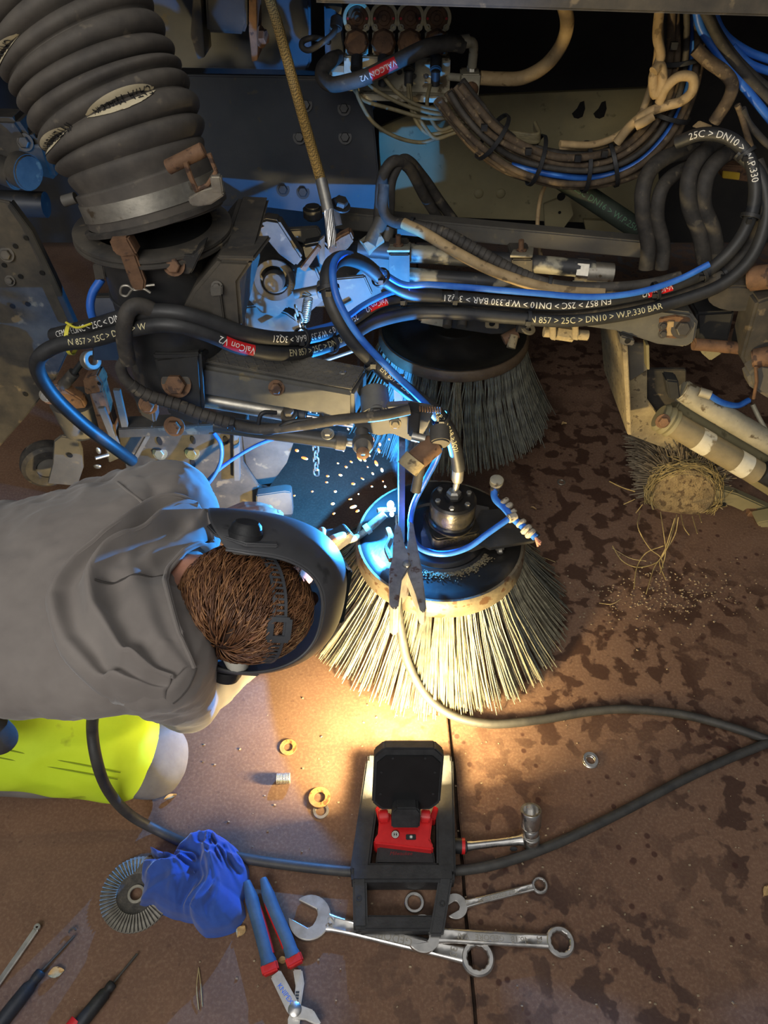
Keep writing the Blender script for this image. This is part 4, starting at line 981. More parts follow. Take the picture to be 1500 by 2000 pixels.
# ---- centre cluster under the chassis panel
gb = thing('pivot_housing', 'dark box-shaped pivot housing right of the suction duct', 'housing', at(440, 640, 1.5))
plate('front_box', [(355, 607), (377, 567), (427, 508), (495, 511), (467, 552), (474, 642), (414, 645), (362, 628)], 1.13, 0.26, M_STEEL, gb, 0.006)
build('lid', MB().prism([at(425, 509, 1.13), at(446, 470, 1.24), at(530, 468, 1.24), at(498, 511, 1.13)], (0, 0, 0.008)), M_STEEL, gb, bevel=0.003)
plate('hatch_strap', [(408, 570), (430, 568), (440, 640), (418, 642)], 1.122, 0.008, M_STEEL, gb, 0.002); bolt_at(424, 560, 1.125, 8, gb, M_STEEL)
plate('strap_clip', [(410, 562), (434, 560), (434, 578), (412, 580)], 1.116, 0.008, M_PLATE, gb, 0.002)
plate('arc_light_block', [(180, 580), (470, 575), (470, 705), (180, 705)], 1.42, 0.02, M_DARK, gb, 0.003)  # added plate hidden behind the duct, blocks arc light towards the upper left
plate('rear_post', [(458, 440), (478, 420), (484, 470), (462, 480)], 1.38, 0.05, M_STEEL, gb, 0.004)
br_ = thing('arm_bracket', 'bent steel bracket with round hub lit blue by the welding', 'bracket', at(560, 600, 1.65))
plate('arm', [(478, 442), (520, 428), (545, 432), (592, 505), (578, 522), (545, 498), (520, 468), (480, 462)], 1.62, 0.04, M_STEEL, br_, 0.005)
build('bolt_post', MB().cyl(at(497, 440, 1.63), at(497, 408, 1.63), 0.011, 14).bolt(at(497, 415, 1.63), (0, 0, 1), 0.016, 0.022).bolt(at(497, 440, 1.63), (0, 0, 1), 0.018, 0.012), M_RUST, br_)
plate('face', [(485, 520), (560, 512), (615, 520), (640, 580), (600, 615), (560, 600), (540, 622), (510, 612), (470, 570)], 1.66, 0.02, M_PLATE, br_, 0.004)
build('hub', MB().lathe([(0, -0.03), (0.022, -0.03), (0.026, -0.024), (0.026, 0), (0, 0)][::-1], at(537, 545, 1.655), (0, 1, -0.2), 28).ring(at(537, 545, 1.65), (0, -1, 0.2), 0.05, 0.034, 0.012), M_STEEL, br_)
rod('clevis_pin', (575, 575, 1.6), (625, 565, 1.6), 9, M_PLATE, br_); build('pin_collar', MB().ring(at(622, 566, 1.6), (1, -0.1, 0.1), 0.021, 0.01, 0.014), M_PLATE, br_)
plate('rear_gusset', [(556, 450), (620, 446), (628, 460), (600, 478), (575, 470)], 1.72, 0.02, M_PLATE, br_, 0.003)
mb = MB()
for i in range(12): mb.torus(at(602-i*0.6, 585+i*3.6, 1.58), (0, 0, 1), 0.0105, 0.0016, 14, 5)
build('spring', mb, M_ZINC, br_)
plate('lower_box', [(478, 600), (512, 596), (560, 612), (600, 640), (560, 690), (480, 690)], 1.72, 0.1, M_PLATE, br_, 0.004)
plate('arc_shade_frame', [(455, 470), (775, 478), (772, 604), (640, 602), (560, 596), (470, 590)], 1.75, 0.02, M_STEEL, br_, 0.004)  # added plate, sized to shade the chassis panel and valves from the arc
plate('right_guard', [(655, 545), (712, 540), (728, 575), (690, 612), (660, 606)], 1.66, 0.015, M_PLATE, br_, 0.003)
rod('diagonal_rod', (560, 700, 1.6), (690, 615, 1.62), 4, M_ZINC, br_); rod('diagonal_rod', (612, 712, 1.6), (706, 680, 1.6), 3.5, M_ZINC, br_)
lv = thing('lever_cluster', 'rusty shackle and levers where the wire rope ends', 'shackle', at(655, 490, 1.6))
plate('lever', [(585, 525), (620, 480), (628, 485), (596, 532)], 1.58, 0.012, M_RUST, lv, 0.002); plate('lever', [(622, 470), (634, 460), (634, 520), (624, 516)], 1.6, 0.012, M_PLATE, lv, 0.002)
plate('shackle', [(640, 480), (664, 462), (684, 452), (692, 470), (680, 486), (660, 500), (644, 498)], 1.61, 0.03, M_RUST, lv, 0.004)
rod('knob', (610, 402, 1.75), (612, 428, 1.75), 19, M_DARK, lv, bevel=0.006); rod('side_lever', (652, 400, 1.76), (660, 440, 1.74), 9, M_RUST, lv); bolt_at(664, 402, 1.75, 14, lv, M_DARK, axis=(0.3, -0.3, 1))
plate('dark_link', [(590, 480), (632, 472), (660, 500), (640, 530), (600, 520)], 1.66, 0.04, M_DARK, lv, 0.006)

# chain
ch = thing('safety_chain', 'bright steel chain hanging left of the sparks', 'chain', at(618, 930, 1.45))
cpts = crv([at(577, 600, 1.50), at(590, 640, 1.50), at(602, 680, 1.49), at(607, 740, 1.47), at(612, 800, 1.46), at(616, 860, 1.45), at(618, 932, 1.44)], 10); cS = arclen(cpts)
lm = []
for kk in range(2):
    mb = MB(); l, w = 0.0125, 0.0075
    pts_ = [V((w*math.cos(a) if kk == 0 else 0, 0 if kk == 0 else w*math.cos(a), (l-w)*(1 if math.sin(a) > 0 else -1)+w*math.sin(a))) for a in [2*math.pi*(i+0.5)/16 for i in range(16)]]
    pts_.append(pts_[0]); mb.tube(pts_, 0.0024, 6, cap=False); lm.append(mb)
s = 0.008; k = 0; l0 = [None, None]
while s < cS[-1]-0.005:
    c, t_ = along(cpts, cS, s)
    if l0[k % 2] is None: l0[k % 2] = build('chain_link', lm[k % 2], M_ZINC, ch, local=True)
    o = l0[k % 2] if k < 2 else copy_part(l0[k % 2], ch)
    o.location = c-ORG[ch.name]; o.rotation_euler = t_.to_track_quat('Z', 'Y').to_euler(); s += 0.0185; k += 1

# wire rope in braided yellow sleeve
wr = thing('wire_rope', 'yellow braided sleeve ending in frayed steel wire rope', 'wire rope', at(650, 480, 1.62))
wp = crv([at(518, -30, 1.95), at(540, 40, 1.92), at(562, 120, 1.87), at(588, 215, 1.81), at(612, 300, 1.74), at(627, 352, 1.70)], 10)
def braid_mat():
    m = mat('yellow_braid', (150, 120, 62), (188, 156, 92), 0.7, 0, 40, 0.1); N = m.node_tree.nodes; L = m.node_tree.links
    w = N.new('ShaderNodeTexChecker'); w.inputs['Scale'].default_value = 300; tc = N.new('ShaderNodeTexCoord'); mp = N.new('ShaderNodeMapping'); mp.inputs['Rotation'].default_value = (0.6, 0.7, 0.8)
    L.new(tc.outputs['Object'], mp.inputs[0]); L.new(mp.outputs[0], w.inputs['Vector'])
    w.inputs['Color1'].default_value = lin((188, 154, 86)); w.inputs['Color2'].default_value = lin((104, 84, 46)); L.new(w.outputs['Color'], N['Principled BSDF'].inputs['Base Color']); return m
build('braided_sleeve', MB().tube(wp, 0.012, 16), braid_mat(), wr)
rod('ferrule', (627, 350, 1.70), (641, 412, 1.66), 11.5, M_ZINC, wr, bevel=0.001)
e0, e1_ = at(641, 410, 1.66), at(651, 486, 1.61)
for i in range(12):
    a = 2*math.pi*i/12; x, y, z = frame(e1_-e0); pts_ = []
    for j in range(9):
        u = j/8; aa = a+u*2.6; r_ = 0.0085+0.002*u; pts_.append(e0.lerp(e1_, u*(0.94+0.06*((i*7) % 5)/4))+x*(r_*math.cos(aa))+y*(r_*math.sin(aa)))
    build('strand', MB().tube(pts_, 0.0026, 6), M_CHROME, wr)

# ---- valve block
vb = thing('valve_block', 'dusty hydraulic valve block with four round solenoids at the top', 'valve block', at(775, 195, 2.0))
plate('manifold', [(672, 110), (880, 115), (878, 184), (672, 178)], 2.02, 0.09, M_ALU, vb, 0.003)
plate('lower_ledge', [(702, 184), (874, 190), (874, 202), (702, 196)], 1.99, 0.06, M_ALU, vb, 0.002)
M_SOLR = mat('cream_solenoid_ring', (176, 164, 128), (196, 184, 148), 0.6, 0, 30, 0.1)
for i, x in enumerate((698, 750, 801, 853)):
    plate('solenoid_body', [(x-22, 12), (x+22, 13), (x+22, 60), (x-22, 59)], 2.03, 0.06, M_DARK, vb, 0.003)
    build('solenoid_ring', MB().ring(at(x, 36, 2.03), (0, -1, 0.25), 0.0335, 0.0255, 0.012), M_SOLR, vb)
    build('solenoid_knob', MB().lathe([(0, 0.014), (0.006, 0.014), (0.007, 0.010), (0.014, 0.009), (0.016, 0.006), (0.0245, 0.005), (0.0245, 0)][::-1], at(x, 36, 2.028), (0, -1, 0.25), 28), M_RUST, vb)
    for sx in (-1, 1):
        build('red_dot', MB().lathe([(0, 0.0135), (0.0028, 0.0135), (0.0028, 0.010)][::-1], at(x+sx*18.3, 37, 2.028), (0, -1, 0.25), 10), M_RED, vb)
        build('lug', MB().ring(at(x+sx*18, 54, 2.025), (0, -1, 0.25), 0.007, 0.0035, 0.012), M_ALU, vb)
    plate('connector_body', [(x-23, 62), (x+21, 63), (x+21, 109), (x-23, 107)], 2.02, 0.07, M_ALU, vb, 0.003)
    build('connector_nut', MB().lathe([(0, 0), (0.03, 0), (0.03, 0.012), (0.024, 0.02), (0, 0.02)], at(x-1, 84, 2.018), (0, -1, 0.25), 8), M_RUST, vb)
    build('plug', MB().cyl(at(x-1, 112, 2.0), at(x-2, 138, 1.97), 0.014, 14).cyl(at(x-2, 138, 1.97), at(x-3, 168, 1.97), 0.011, 12), M_BLACKP, vb, bevel=0.002)
for x, y in ((728, 137), (735, 150), (760, 140), (780, 140), (808, 148), (832, 148)): bolt_at(x, y, 2.02, 4, vb, M_STEEL, h=0.005)
rod('port_fitting', (646, 138, 2.03), (672, 138, 2.03), 11, M_ALU, vb, n=6)
plate('end_block', [(902, 145), (939, 145), (934, 194), (901, 192)], 1.96, 0.06, M_ALU, vb, 0.003)
build('end_port', MB().lathe([(0, 0), (0.018, 0), (0.014, 0.012), (0.006, 0.02), (0.006, 0.026), (0, 0.026)], at(920, 175, 1.96), (0, -1, 0.1), 18), M_RUST, vb)
rod('joining_pipe', (880, 150, 2.0), (902, 152, 1.98), 7, M_ALU, vb)
rod('end_nut', (921, 128, 1.99), (921, 142, 1.985), 9, M_ZINC, vb, n=6)
plate('coil_left', [(652, 12), (668, 14), (666, 30), (640, 12)], 2.05, 0.04, M_ALU, vb)
rod('cable_gland', (658, 34, 2.02), (656, 58, 2.0), 12, M_RUBBER, vb, bevel=0.003)

TIE = [0]
def hose(name, pts, r, m, label, cat='hose', texts=(), reds=(), ties=(), group=None, n=14, k=10, whites=None, wrap=None):
    c = crv([at(*p) for p in pts], k); S = arclen(c)
    if not (texts or reds or ties or wrap):
        return tag(build(name, MB().tube(c, r, n), m, smooth=60), label, cat, group)
    t = thing(name, label, cat, min(c, key=lambda p: p.z), group)
    build('hose_wall', MB().tube(c, r, n), m, t, smooth=60)
    for (s, x, y, sz, ud) in texts:
        build('lettering', text_on_tube(MB(), s, c, r, s_at(c, S, x, y), sz, ud), whites or M_WHITE, t, smooth=0)
    for (x0, y0, x1, y1, s, sz, ud) in reds:
        s0, s1 = s_at(c, S, x0, y0), s_at(c, S, x1, y1)
        o = build('red_label', band_on_tube(MB(), c, r, min(s0, s1), max(s0, s1), -0.75, 0.75), M_RED, t)
        if s: build('lettering', text_on_tube(MB(), s, c, r, s0, sz, ud, off=0.0012), M_WHITE, o, smooth=0)
    for (x, y, rt_) in ties:
        s0 = s_at(c, S, x, y); p, d = along(c, S, s0); rr_ = r*rt_
        build('cable_tie', MB().ring(p-d*0.004, d, rr_+0.0018, rr_-0.001, 0.008, 20).box(p+(CAM-p).normalized()*(rr_+0.002)+V((0, 0, -rr_*0.5)), (0.010, 0.008, 0.010)), M_BLACKP, t)
    if wrap:
        mb = MB(); s = wrap[0]
        s0, s1 = s_at(c, S, *wrap[0]), s_at(c, S, *wrap[1]); s0, s1 = min(s0, s1), max(s0, s1)
        while s0 < s1:
            p, d = along(c, S, s0); mb.lathe([(r+0.0003, 0), (r+0.0016, 0.001), (r+0.0016, 0.0115), (r+0.0003, 0.0125)], p, d, 14); s0 += 0.0135
        build('spiral_wrap', mb, M_RUBBER, t, kind='stuff')
    return t
# valve hoses
hose('valve_hose', [(905, 88, 1.96), (880, 84, 1.95), (835, 92, 1.94), (780, 118, 1.93), (720, 148, 1.93), (680, 160, 1.94), (648, 165, 1.96), (630, 152, 1.98), (632, 132, 2.0), (646, 118, 2.02), (662, 112, 2.05)], 0.0175, M_RUBBER, 'dusty hydraulic hose curving across the front of the valve block',
     reds=[(770, 120, 726, 144, 'VALCON V2', 0.016, True)])
el = thing('elbow_fitting', 'pale elbow fitting joining valve hose to the small end block', 'fitting', at(920, 120, 1.95))
rod('ferrule', (872, 86, 1.952), (916, 80, 1.962), 12, M_ALU, el)
build('elbow', MB().tube(crv([at(905, 83, 1.96), at(920, 82, 1.965), at(925, 94, 1.975), at(922, 130, 1.985)], 6), 0.011, 12), M_ALU, el)
hose('return_hose', [(938, 152, 1.98), (975, 154, 1.98), (1020, 152, 1.97), (1062, 130, 1.96), (1092, 95, 1.95), (1107, 55, 1.94), (1104, 20, 1.93), (1090, -10, 1.92)], 0.0155, M_TAN, 'tan rubber hose arching right from the valve end block')
hose('sensor_cable', [(656, 50, 2.0), (650, 66, 1.98), (628, 84, 1.97), (604, 98, 1.97), (590, 92, 1.97), (592, 80, 1.98), (612, 74, 1.99), (634, 78, 2.0), (642, 82, 2.02)], 0.0065, M_RUBBER, 'small looped black cable left of the valve block', 'cable')
M_WIRE = mat('dusty_thin_wire', (84, 76, 54), (116, 106, 76), 0.7, 0, 30, 0.1)
wl = ['first', 'second', 'third', 'fourth', 'fifth', 'sixth', 'seventh']
for i, pts in enumerate([
    [(694, 165, 1.97), (702, 195, 1.95), (730, 240, 1.93), (775, 268, 1.92), (822, 278, 1.92), (858, 268, 1.91), (905, 252, 1.9), (955, 246, 1.89)],
    [(706, 150, 1.96), (740, 180, 1.94), (790, 205, 1.92), (850, 222, 1.91), (910, 225, 1.9), (958, 236, 1.89)],
    [(745, 145, 1.95), (775, 180, 1.93), (815, 205, 1.92), (870, 216, 1.91), (925, 222, 1.9), (960, 232, 1.885)],
    [(797, 165, 1.96), (800, 200, 1.93), (815, 240, 1.92), (838, 262, 1.91), (872, 256, 1.9), (915, 242, 1.895), (958, 241, 1.885)],
    [(800, 165, 1.96), (806, 210, 1.93), (830, 248, 1.91), (850, 270, 1.9), (880, 262, 1.9), (920, 248, 1.89), (960, 248, 1.88)],
    [(840, 165, 1.96), (834, 200, 1.93), (842, 232, 1.91), (862, 254, 1.9), (900, 240, 1.89), (945, 238, 1.885)],
    [(690, 172, 1.98), (712, 196, 1.95), (770, 214, 1.92), (830, 230, 1.91), (890, 232, 1.9), (958, 244, 1.88)]]):
    hose('valve_wire', pts+[(1000, 258+i*2, 1.87), (1050, 262+i*2.5, 1.86), (1045, 240+i*2, 1.9)], 0.0048, M_WIRE, 'thin dusty valve wire hanging below the valve block, %s counted from the lowest loop' % wl[i], 'wire', group='thin wires under the valve block', n=8)

# wiring harness
hr = thing('wiring_harness', 'thick muddy bundle of tied cables sweeping up to the right', 'wiring harness', at(1130, 340, 1.85))
base_h = [(885, 175), (915, 215), (955, 262), (1010, 300), (1085, 322), (1160, 325), (1225, 304), (1278, 258), (1312, 195), (1328, 120), (1330, 40), (1328, -20)]
def offs(pts, o, Y, dY=0):
    out = []; n = len(pts)
    for i in range(n):
        a, b = pts[max(0, i-1)], pts[min(n-1, i+1)]; dx, dy = b[0]-a[0], b[1]-a[1]; l = math.hypot(dx, dy)
        out.append((pts[i][0]-dy/l*o, pts[i][1]+dx/l*o, Y+dY))
    return out
rnd = random.Random(9)
for i in range(15):
    o = -38+i*5.4; mm = M_HARN
    if i == 3: mm = M_BLUE
    elif i in (5, 9, 12): mm = M_RUBBER
    elif i == 13: mm = M_TAN
    elif i == 14: mm = M_TAN
    pp_ = offs(base_h, -o*(1+0.15*math.sin(i)), 1.86, 0.03*math.sin(i*2.1))
    pp_ = [(x+rnd.uniform(-3, 3), y+rnd.uniform(-3, 3), Y+rnd.uniform(-0.012, 0.012)) for x, y, Y in pp_]
    if i in (3, 13, 14): pp_ = pp_[4:] if i != 3 else pp_[3:]
    build('harness_cable', MB().tube(crv([at(*p) for p in pp_], 7), rnd.uniform(0.006, 0.010), 9), mm, hr, smooth=60)
for i, (x, y) in enumerate(((1050, 306), (1145, 322), (1195, 312), (1290, 215), (1325, 105), (968, 262))):
    hc_ = crv([at(px_, py_, 1.86) for px_, py_ in base_h], 8); hS = arclen(hc_); p, d = along(hc_, hS, s_at(hc_, hS, x, y))
    build('cable_tie', MB().ring(p-d*0.004, d, 0.058, 0.0545, 0.010, 26).box(p+(CAM-p).normalized()*0.058+V((-0.02, 0, 0.02)), (0.014, 0.01, 0.014)), M_BLACKP, hr)
tl_ = lambda pts, r=0.0105: build('tan_loop', MB().tube(crv([at(*p) for p in pts], 7), r, 10), M_TAN, hr, smooth=60)
tl_([(1288, 20, 1.80), (1284, 70, 1.79), (1290, 110, 1.785), (1276, 150, 1.78), (1280, 185, 1.78), (1294, 160, 1.775), (1290, 128, 1.78), (1276, 140, 1.77)])
tl_([(1288, 200, 1.78), (1300, 172, 1.77), (1325, 150, 1.765), (1352, 152, 1.765), (1352, 178, 1.765), (1330, 198, 1.77), (1304, 206, 1.775), (1265, 220, 1.78), (1232, 245, 1.79), (1205, 278, 1.80)])
tl_([(1276, 226, 1.77), (1258, 238, 1.77), (1242, 246, 1.775)], 0.010)

# cables at the upper right
for i, (pts, r, m, lb) in enumerate([
    ([(1358, -10, 1.80), (1368, 50, 1.80), (1400, 100, 1.79), (1450, 165, 1.77), (1510, 240, 1.75)], 0.0095, M_BLUE, 'blue air line slanting down at the upper right, lowest of the blue lines'),
    ([(1372, -10, 1.82), (1392, 52, 1.82), (1432, 112, 1.80), (1480, 160, 1.79), (1520, 190, 1.78)], 0.012, M_RUBBER, 'black hose between the blue lines at the upper right'),
    ([(1385, -10, 1.85), (1410, 60, 1.84), (1460, 100, 1.83), (1530, 125, 1.82)], 0.0085, M_BLUE, 'blue air line leaving at the upper right, topmost'),
    ([(1430, 90, 1.83), (1465, 125, 1.82), (1530, 148, 1.81)], 0.0085, M_BLUE, 'blue air line branching right just under the topmost one'),
    ([(1455, 130, 1.82), (1480, 160, 1.80), (1515, 185, 1.79)], 0.0085, M_BLUE, 'short blue air line at the upper right edge below the branch'),
    ([(1376, 20, 1.79), (1410, 85, 1.78), (1460, 150, 1.77), (1520, 210, 1.76)], 0.011, M_RUBBER, 'black hose lying along the lowest blue line at the upper right'),
    ([(1358, 95, 1.78), (1385, 120, 1.77), (1415, 142, 1.76), (1430, 165, 1.76), (1422, 195, 1.76), (1395, 238, 1.77)], 0.0135, M_HARN, 'brown corrugated conduit bending down left of the blue lines'),
    ([(1440, 205, 1.74), (1448, 225, 1.74), (1458, 260, 1.73), (1468, 290, 1.73)], 0.0065, M_HARN, 'thin brown lead above the big hose loop'),
    ([(1450, 212, 1.74), (1462, 240, 1.74), (1492, 275, 1.73), (1520, 300, 1.72)], 0.0075, M_RUBBER, 'thin black lead right of the brown lead'),
]): hose('cable_run' if 'line' not in lb else 'air_line', pts, r, m, lb, 'hose', n=10)
plate_c = thing('right_rear_bracket', 'rusty bracket with a yellow stripe behind the hose loop', 'bracket', at(1440, 340, 1.9))
plate('bracket', [(1405, 322), (1470, 326), (1468, 356), (1412, 350)], 1.95, 0.04, M_RUST, plate_c, 0.003)
plate('yellow_stripe', [(1412, 334), (1446, 338), (1444, 352), (1411, 348)], 1.945, 0.004, mat('yellow_marking', (200, 164, 40), (214, 180, 60), 0.5, 0, 20, 0.1), plate_c)
plate('cardboard_tag', [(1352, 248), (1366, 236), (1392, 246), (1388, 258)], 1.80, 0.004, M_TAN, plate_c)

# ---- rail and hard pipes
rl = thing('rear_rail', 'long square steel rail behind the hydraulic pipes', 'rail', at(950, 470, 1.9))
build('rail', MB().beam(at(655, 424, 1.9), at(1262, 482, 1.86), 0.045, 0.045), M_PLATE, rl, bevel=0.004)
dp = thing('green_pipe', 'dark green rubber-covered pipe slanting down behind the four hoses', 'pipe', at(1240, 460, 1.95))
gpp = [at(1090, 345, 2.0), at(1170, 398, 1.97), at(1252, 452, 1.94)]
build('pipe', MB().tube(gpp, 0.027, 18), mat('green_black_rubber', (38, 46, 40), (56, 64, 54), 0.6, 0, 14, 0.2), dp)
build('lettering', text_on_tube(MB(), '2SC DN16 > W.P.250 BAR', gpp, 0.027, 0.05, 0.022), mat('green_ink', (80, 120, 92), bump=0), dp, smooth=0)
hp = thing('hydraulic_pipes', 'pair of black hydraulic pipes with chipped paint and clamp blocks', 'pipes', at(960, 540, 1.72))
M_CHIP = mat('chipped_black_paint', (44, 46, 50), (62, 62, 62), 0.5, 0.1, 8, 0.2, (158, 152, 132), 13, 0.56)
rod('pipe', (700, 484, 1.72), (1160, 526, 1.66), 17, M_CHIP, hp); rod('pipe', (760, 534, 1.70), (1060, 556, 1.66), 14, M_CHIP, hp); rod('pipe', (735, 500, 1.78), (1000, 510, 1.76), 11, M_DARK, hp)
for x, y in ((778, 505), (1018, 515)):
    plate('clamp_block', [(x-18, y-8), (x+22, y-8), (x+22, y+50), (x-18, y+46)], 1.64, 0.09, M_STEEL, hp, 0.003)
    build('clamp_plate', MB().prism([at(x-22, y-12, 1.63), at(x+22, y-12, 1.63), at(x+24, y-28, 1.72), at(x-14, y-28, 1.72)], (0, 0, 0.006)), M_ALU, hp, bevel=0.001)
    build('stud', MB().cyl(at(x, y-20, 1.67), at(x, y-46, 1.67), 0.0065, 12).bolt(at(x, y-20, 1.67), (0, 0, 1), 0.012, 0.011), M_RUST, hp)
rod('hex_union', (1125, 527, 1.665), (1148, 529, 1.66), 22, M_ZINC, hp, n=6); rod('hex_union', (1146, 531, 1.66), (1196, 535, 1.655), 20, M_ZINC, hp); 
rod('elbow_body', (712, 484, 1.7), (742, 462, 1.72), 17, M_ALU, hp, n=6); rod('hose_ferrule', (722, 478, 1.70), (745, 430, 1.74), 14, M_PLATE, hp); rod('hose_ferrule', (748, 490, 1.72), (758, 446, 1.75), 13, M_PLATE, hp)
for x in (1118, 1165, 1205): rod('thin_union', (x, 556+(x-1118)*0.04, 1.6), (x+22, 557+(x-1118)*0.04, 1.6), 8, M_ALU, hp, n=6)
rod('thin_pipe', (1050, 552, 1.605), (1260, 562, 1.595), 5.5, M_ALU, hp)
# black hoses looping at the middle and back
hose('looped_hose', [(738, 445, 1.75), (742, 400, 1.76), (748, 345, 1.78), (770, 315, 1.8), (800, 330, 1.84), (830, 385, 1.9), (865, 440, 1.95)], 0.0135, M_RUBBER, 'black hose looping up behind the yellow wire rope, left of two')
hose('looped_hose', [(756, 450, 1.76), (760, 405, 1.77), (764, 350, 1.80), (790, 312, 1.83), (825, 345, 1.9), (860, 395, 1.95), (890, 435, 1.98)], 0.0135, M_RUBBER, 'black hose looping up behind the yellow wire rope, right of two')
hose('draped_hose', [(750, 360, 1.72), (748, 405, 1.70), (765, 432, 1.68), (810, 440, 1.66), (870, 456, 1.64), (940, 494, 1.61), (1010, 532, 1.58), (1080, 556, 1.56), (1170, 562, 1.55), (1260, 556, 1.55), (1330, 540, 1.55)], 0.0125, M_RUBBER, 'dusty hose draped over the hydraulic pipes, upper of two', ties=[(804, 436, 1.25), (1076, 552, 1.3)], wrap=((830, 446), (1040, 540)))
hose('draped_hose', [(788, 436, 1.66), (830, 456, 1.63), (890, 492, 1.60), (960, 528, 1.57), (1040, 556, 1.55), (1100, 568, 1.545), (1180, 572, 1.54)], 0.0125, M_TAN, 'dusty tan hose draped over the hydraulic pipes, lower of two')
for i, (pts, lb) in enumerate([
    ([(1262, 525, 1.72), (1266, 480, 1.73), (1256, 420, 1.74), (1256, 370, 1.75), (1272, 330, 1.77), (1308, 305, 1.80), (1360, 296, 1.84)], 'first of four thick black hoses hanging at the right, from the left'),
    ([(1292, 525, 1.71), (1296, 480, 1.72), (1284, 425, 1.73), (1290, 375, 1.74), (1312, 345, 1.77), (1350, 325, 1.80)], 'second of four thick black hoses hanging at the right, from the left'),
    ([(1376, 510, 1.68), (1366, 455, 1.69), (1346, 400, 1.70), (1346, 345, 1.72), (1366, 305, 1.75), (1400, 280, 1.80)], 'third of four thick black hoses hanging at the right, from the left'),
    ([(1402, 505, 1.68), (1392, 450, 1.69), (1374, 400, 1.70), (1380, 345, 1.72), (1408, 308, 1.75), (1446, 290, 1.80)], 'fourth of four thick black hoses hanging at the right, from the left')]):
    hose('thick_hose', pts, 0.0185 if i != 1 else 0.0165, M_RUBBER, lb, group='four thick hoses at the right')
hose('white_lead', [(1065, 362, 2.1), (1056, 385, 2.08), (1050, 430, 2.05), (1052, 480, 2.02), (1062, 515, 2.0)], 0.006, M_TAN, 'pale thin lead hanging in front of the sand panel', 'cable', n=8)

# ---- the long hydraulic hoses with printing
PRT = 'EN 857 > 2SC > DN10 > W.P.330 BAR > 3Q21'
def off_all(pts, dx, dy, dY): return [(x+dx, y+dy, Y+dY) for x, y, Y in pts]
R0 = [(1322, 278, 1.70), (1370, 262, 1.67), (1420, 268, 1.64), (1458, 300, 1.61), (1474, 350, 1.58), (1470, 410, 1.55), (1440, 474, 1.52), (1380, 530, 1.50), (1290, 566, 1.48), (1190, 588, 1.46), (1090, 597, 1.45), (980, 590, 1.45), (880, 582, 1.45), (800, 582, 1.45)]
hose('printed_hose', R0+[(740, 592, 1.42), (690, 622, 1.36), (630, 652, 1.27), (560, 662, 1.19), (480, 652, 1.13), (410, 628, 1.11), (340, 610, 1.10), (270, 612, 1.11), (190, 634, 1.14), (106, 655, 1.20)], 0.0135, M_RUBBERC, 'long printed hydraulic hose, top one of the bundle across the middle',
     texts=[(PRT, 1192, 592, 0.0185, True), ('25C > DN10 > W.P.330', 1352, 266, 0.019, False), ('CEM < ELINC < 25C < DIN', 118, 650, 0.016, False), ('25C > DN10 > W.P.330 BAR > 3Q21', 690, 628, 0.017, True)], reds=[(1310, 560, 1262, 578, 'ValCon V2', 0.016, True), (752, 590, 716, 606, 'ValCon V2', 0.015, True)],
     ties=[(784, 585, 1.3), (885, 585, 1.3), (1282, 568, 1.4), (1368, 530, 1.3), (1462, 300, 1.4), (1462, 420, 1.4), (590, 660, 1.35)])
R1 = off_all(R0, 8, 30, -0.02); R1 = [(x+(14 if i > 1 and i < 8 else 0), y+(6 if 2 < i < 7 else 0), Y) for i, (x, y, Y) in enumerate(R1)]
hose('printed_hose', R1[2:]+[(730, 630, 1.39), (680, 658, 1.33), (610, 684, 1.24), (540, 690, 1.16), (470, 678, 1.12), (400, 650, 1.10), (330, 634, 1.09), (260, 642, 1.10), (180, 664, 1.12), (120, 672, 1.13), (80, 694, 1.13), (74, 724, 1.14), (104, 772, 1.16), (160, 826, 1.19), (215, 868, 1.22), (258, 900, 1.26)], 0.0135, M_RUBBERC, 'printed hydraulic hose whose left end bends down past the pivot cup',
     texts=[('N 857 > 25C > DN10 > W.P.330 BAR', 1035, 632, 0.0185, False), ('EN 857 > 25C > DN10', 552, 692, 0.0175, False), ('N 857 > 25C > DN10 > W', 142, 668, 0.015, False)], reds=[(492, 684, 432, 664, 'ValCon V2', 0.016, True)], whites=M_YINK,
     ties=[(650, 672, 1.3), (1026, 630, 1.3)])
R2 = [(x+20, y+14, Y+0.03) for x, y, Y in R0]
hose('wrapped_hose', R2[3:10]+[(1090, 618, 1.47), (980, 612, 1.47), (880, 605, 1.47), (800, 606, 1.47), (735, 614, 1.43), (680, 645, 1.37), (620, 668, 1.28), (550, 675, 1.20), (470, 664, 1.145), (400, 640, 1.125), (330, 622, 1.11), (280, 598, 1.10), (254, 604, 1.09), (243, 632, 1.085), (243, 668, 1.09), (250, 706, 1.10)], 0.0135, M_RUBBER, 'spiral-wrapped hose of the bundle bending down beside the pivot knuckle',
     wrap=((560, 672), (340, 625)), ties=[(330, 616, 1.3), (420, 645, 1.6), (1400, 520, 1.3)])
hose('wrapped_hose', [(246, 700, 1.10), (236, 720, 1.10), (252, 748, 1.10), (290, 772, 1.10), (350, 792, 1.10), (420, 818, 1.10), (500, 838, 1.10), (580, 832, 1.095), (660, 820, 1.09), (740, 812, 1.09), (800, 800, 1.10)], 0.0100, M_RUBBER, 'spiral-wrapped hose running along the underside of the swing arm',
     wrap=((256, 750), (440, 822)), ties=[(452, 828, 1.3)])
hose('thin_corrugated_lead', [(540, 806, 1.12), (515, 806, 1.11), (506, 820, 1.105), (508, 842, 1.10), (530, 846, 1.095), (560, 826, 1.095), (610, 818, 1.10)], 0.0042, M_BLACKP, 'thin black corrugated lead at the tilt cylinder fittings', 'cable', n=8)
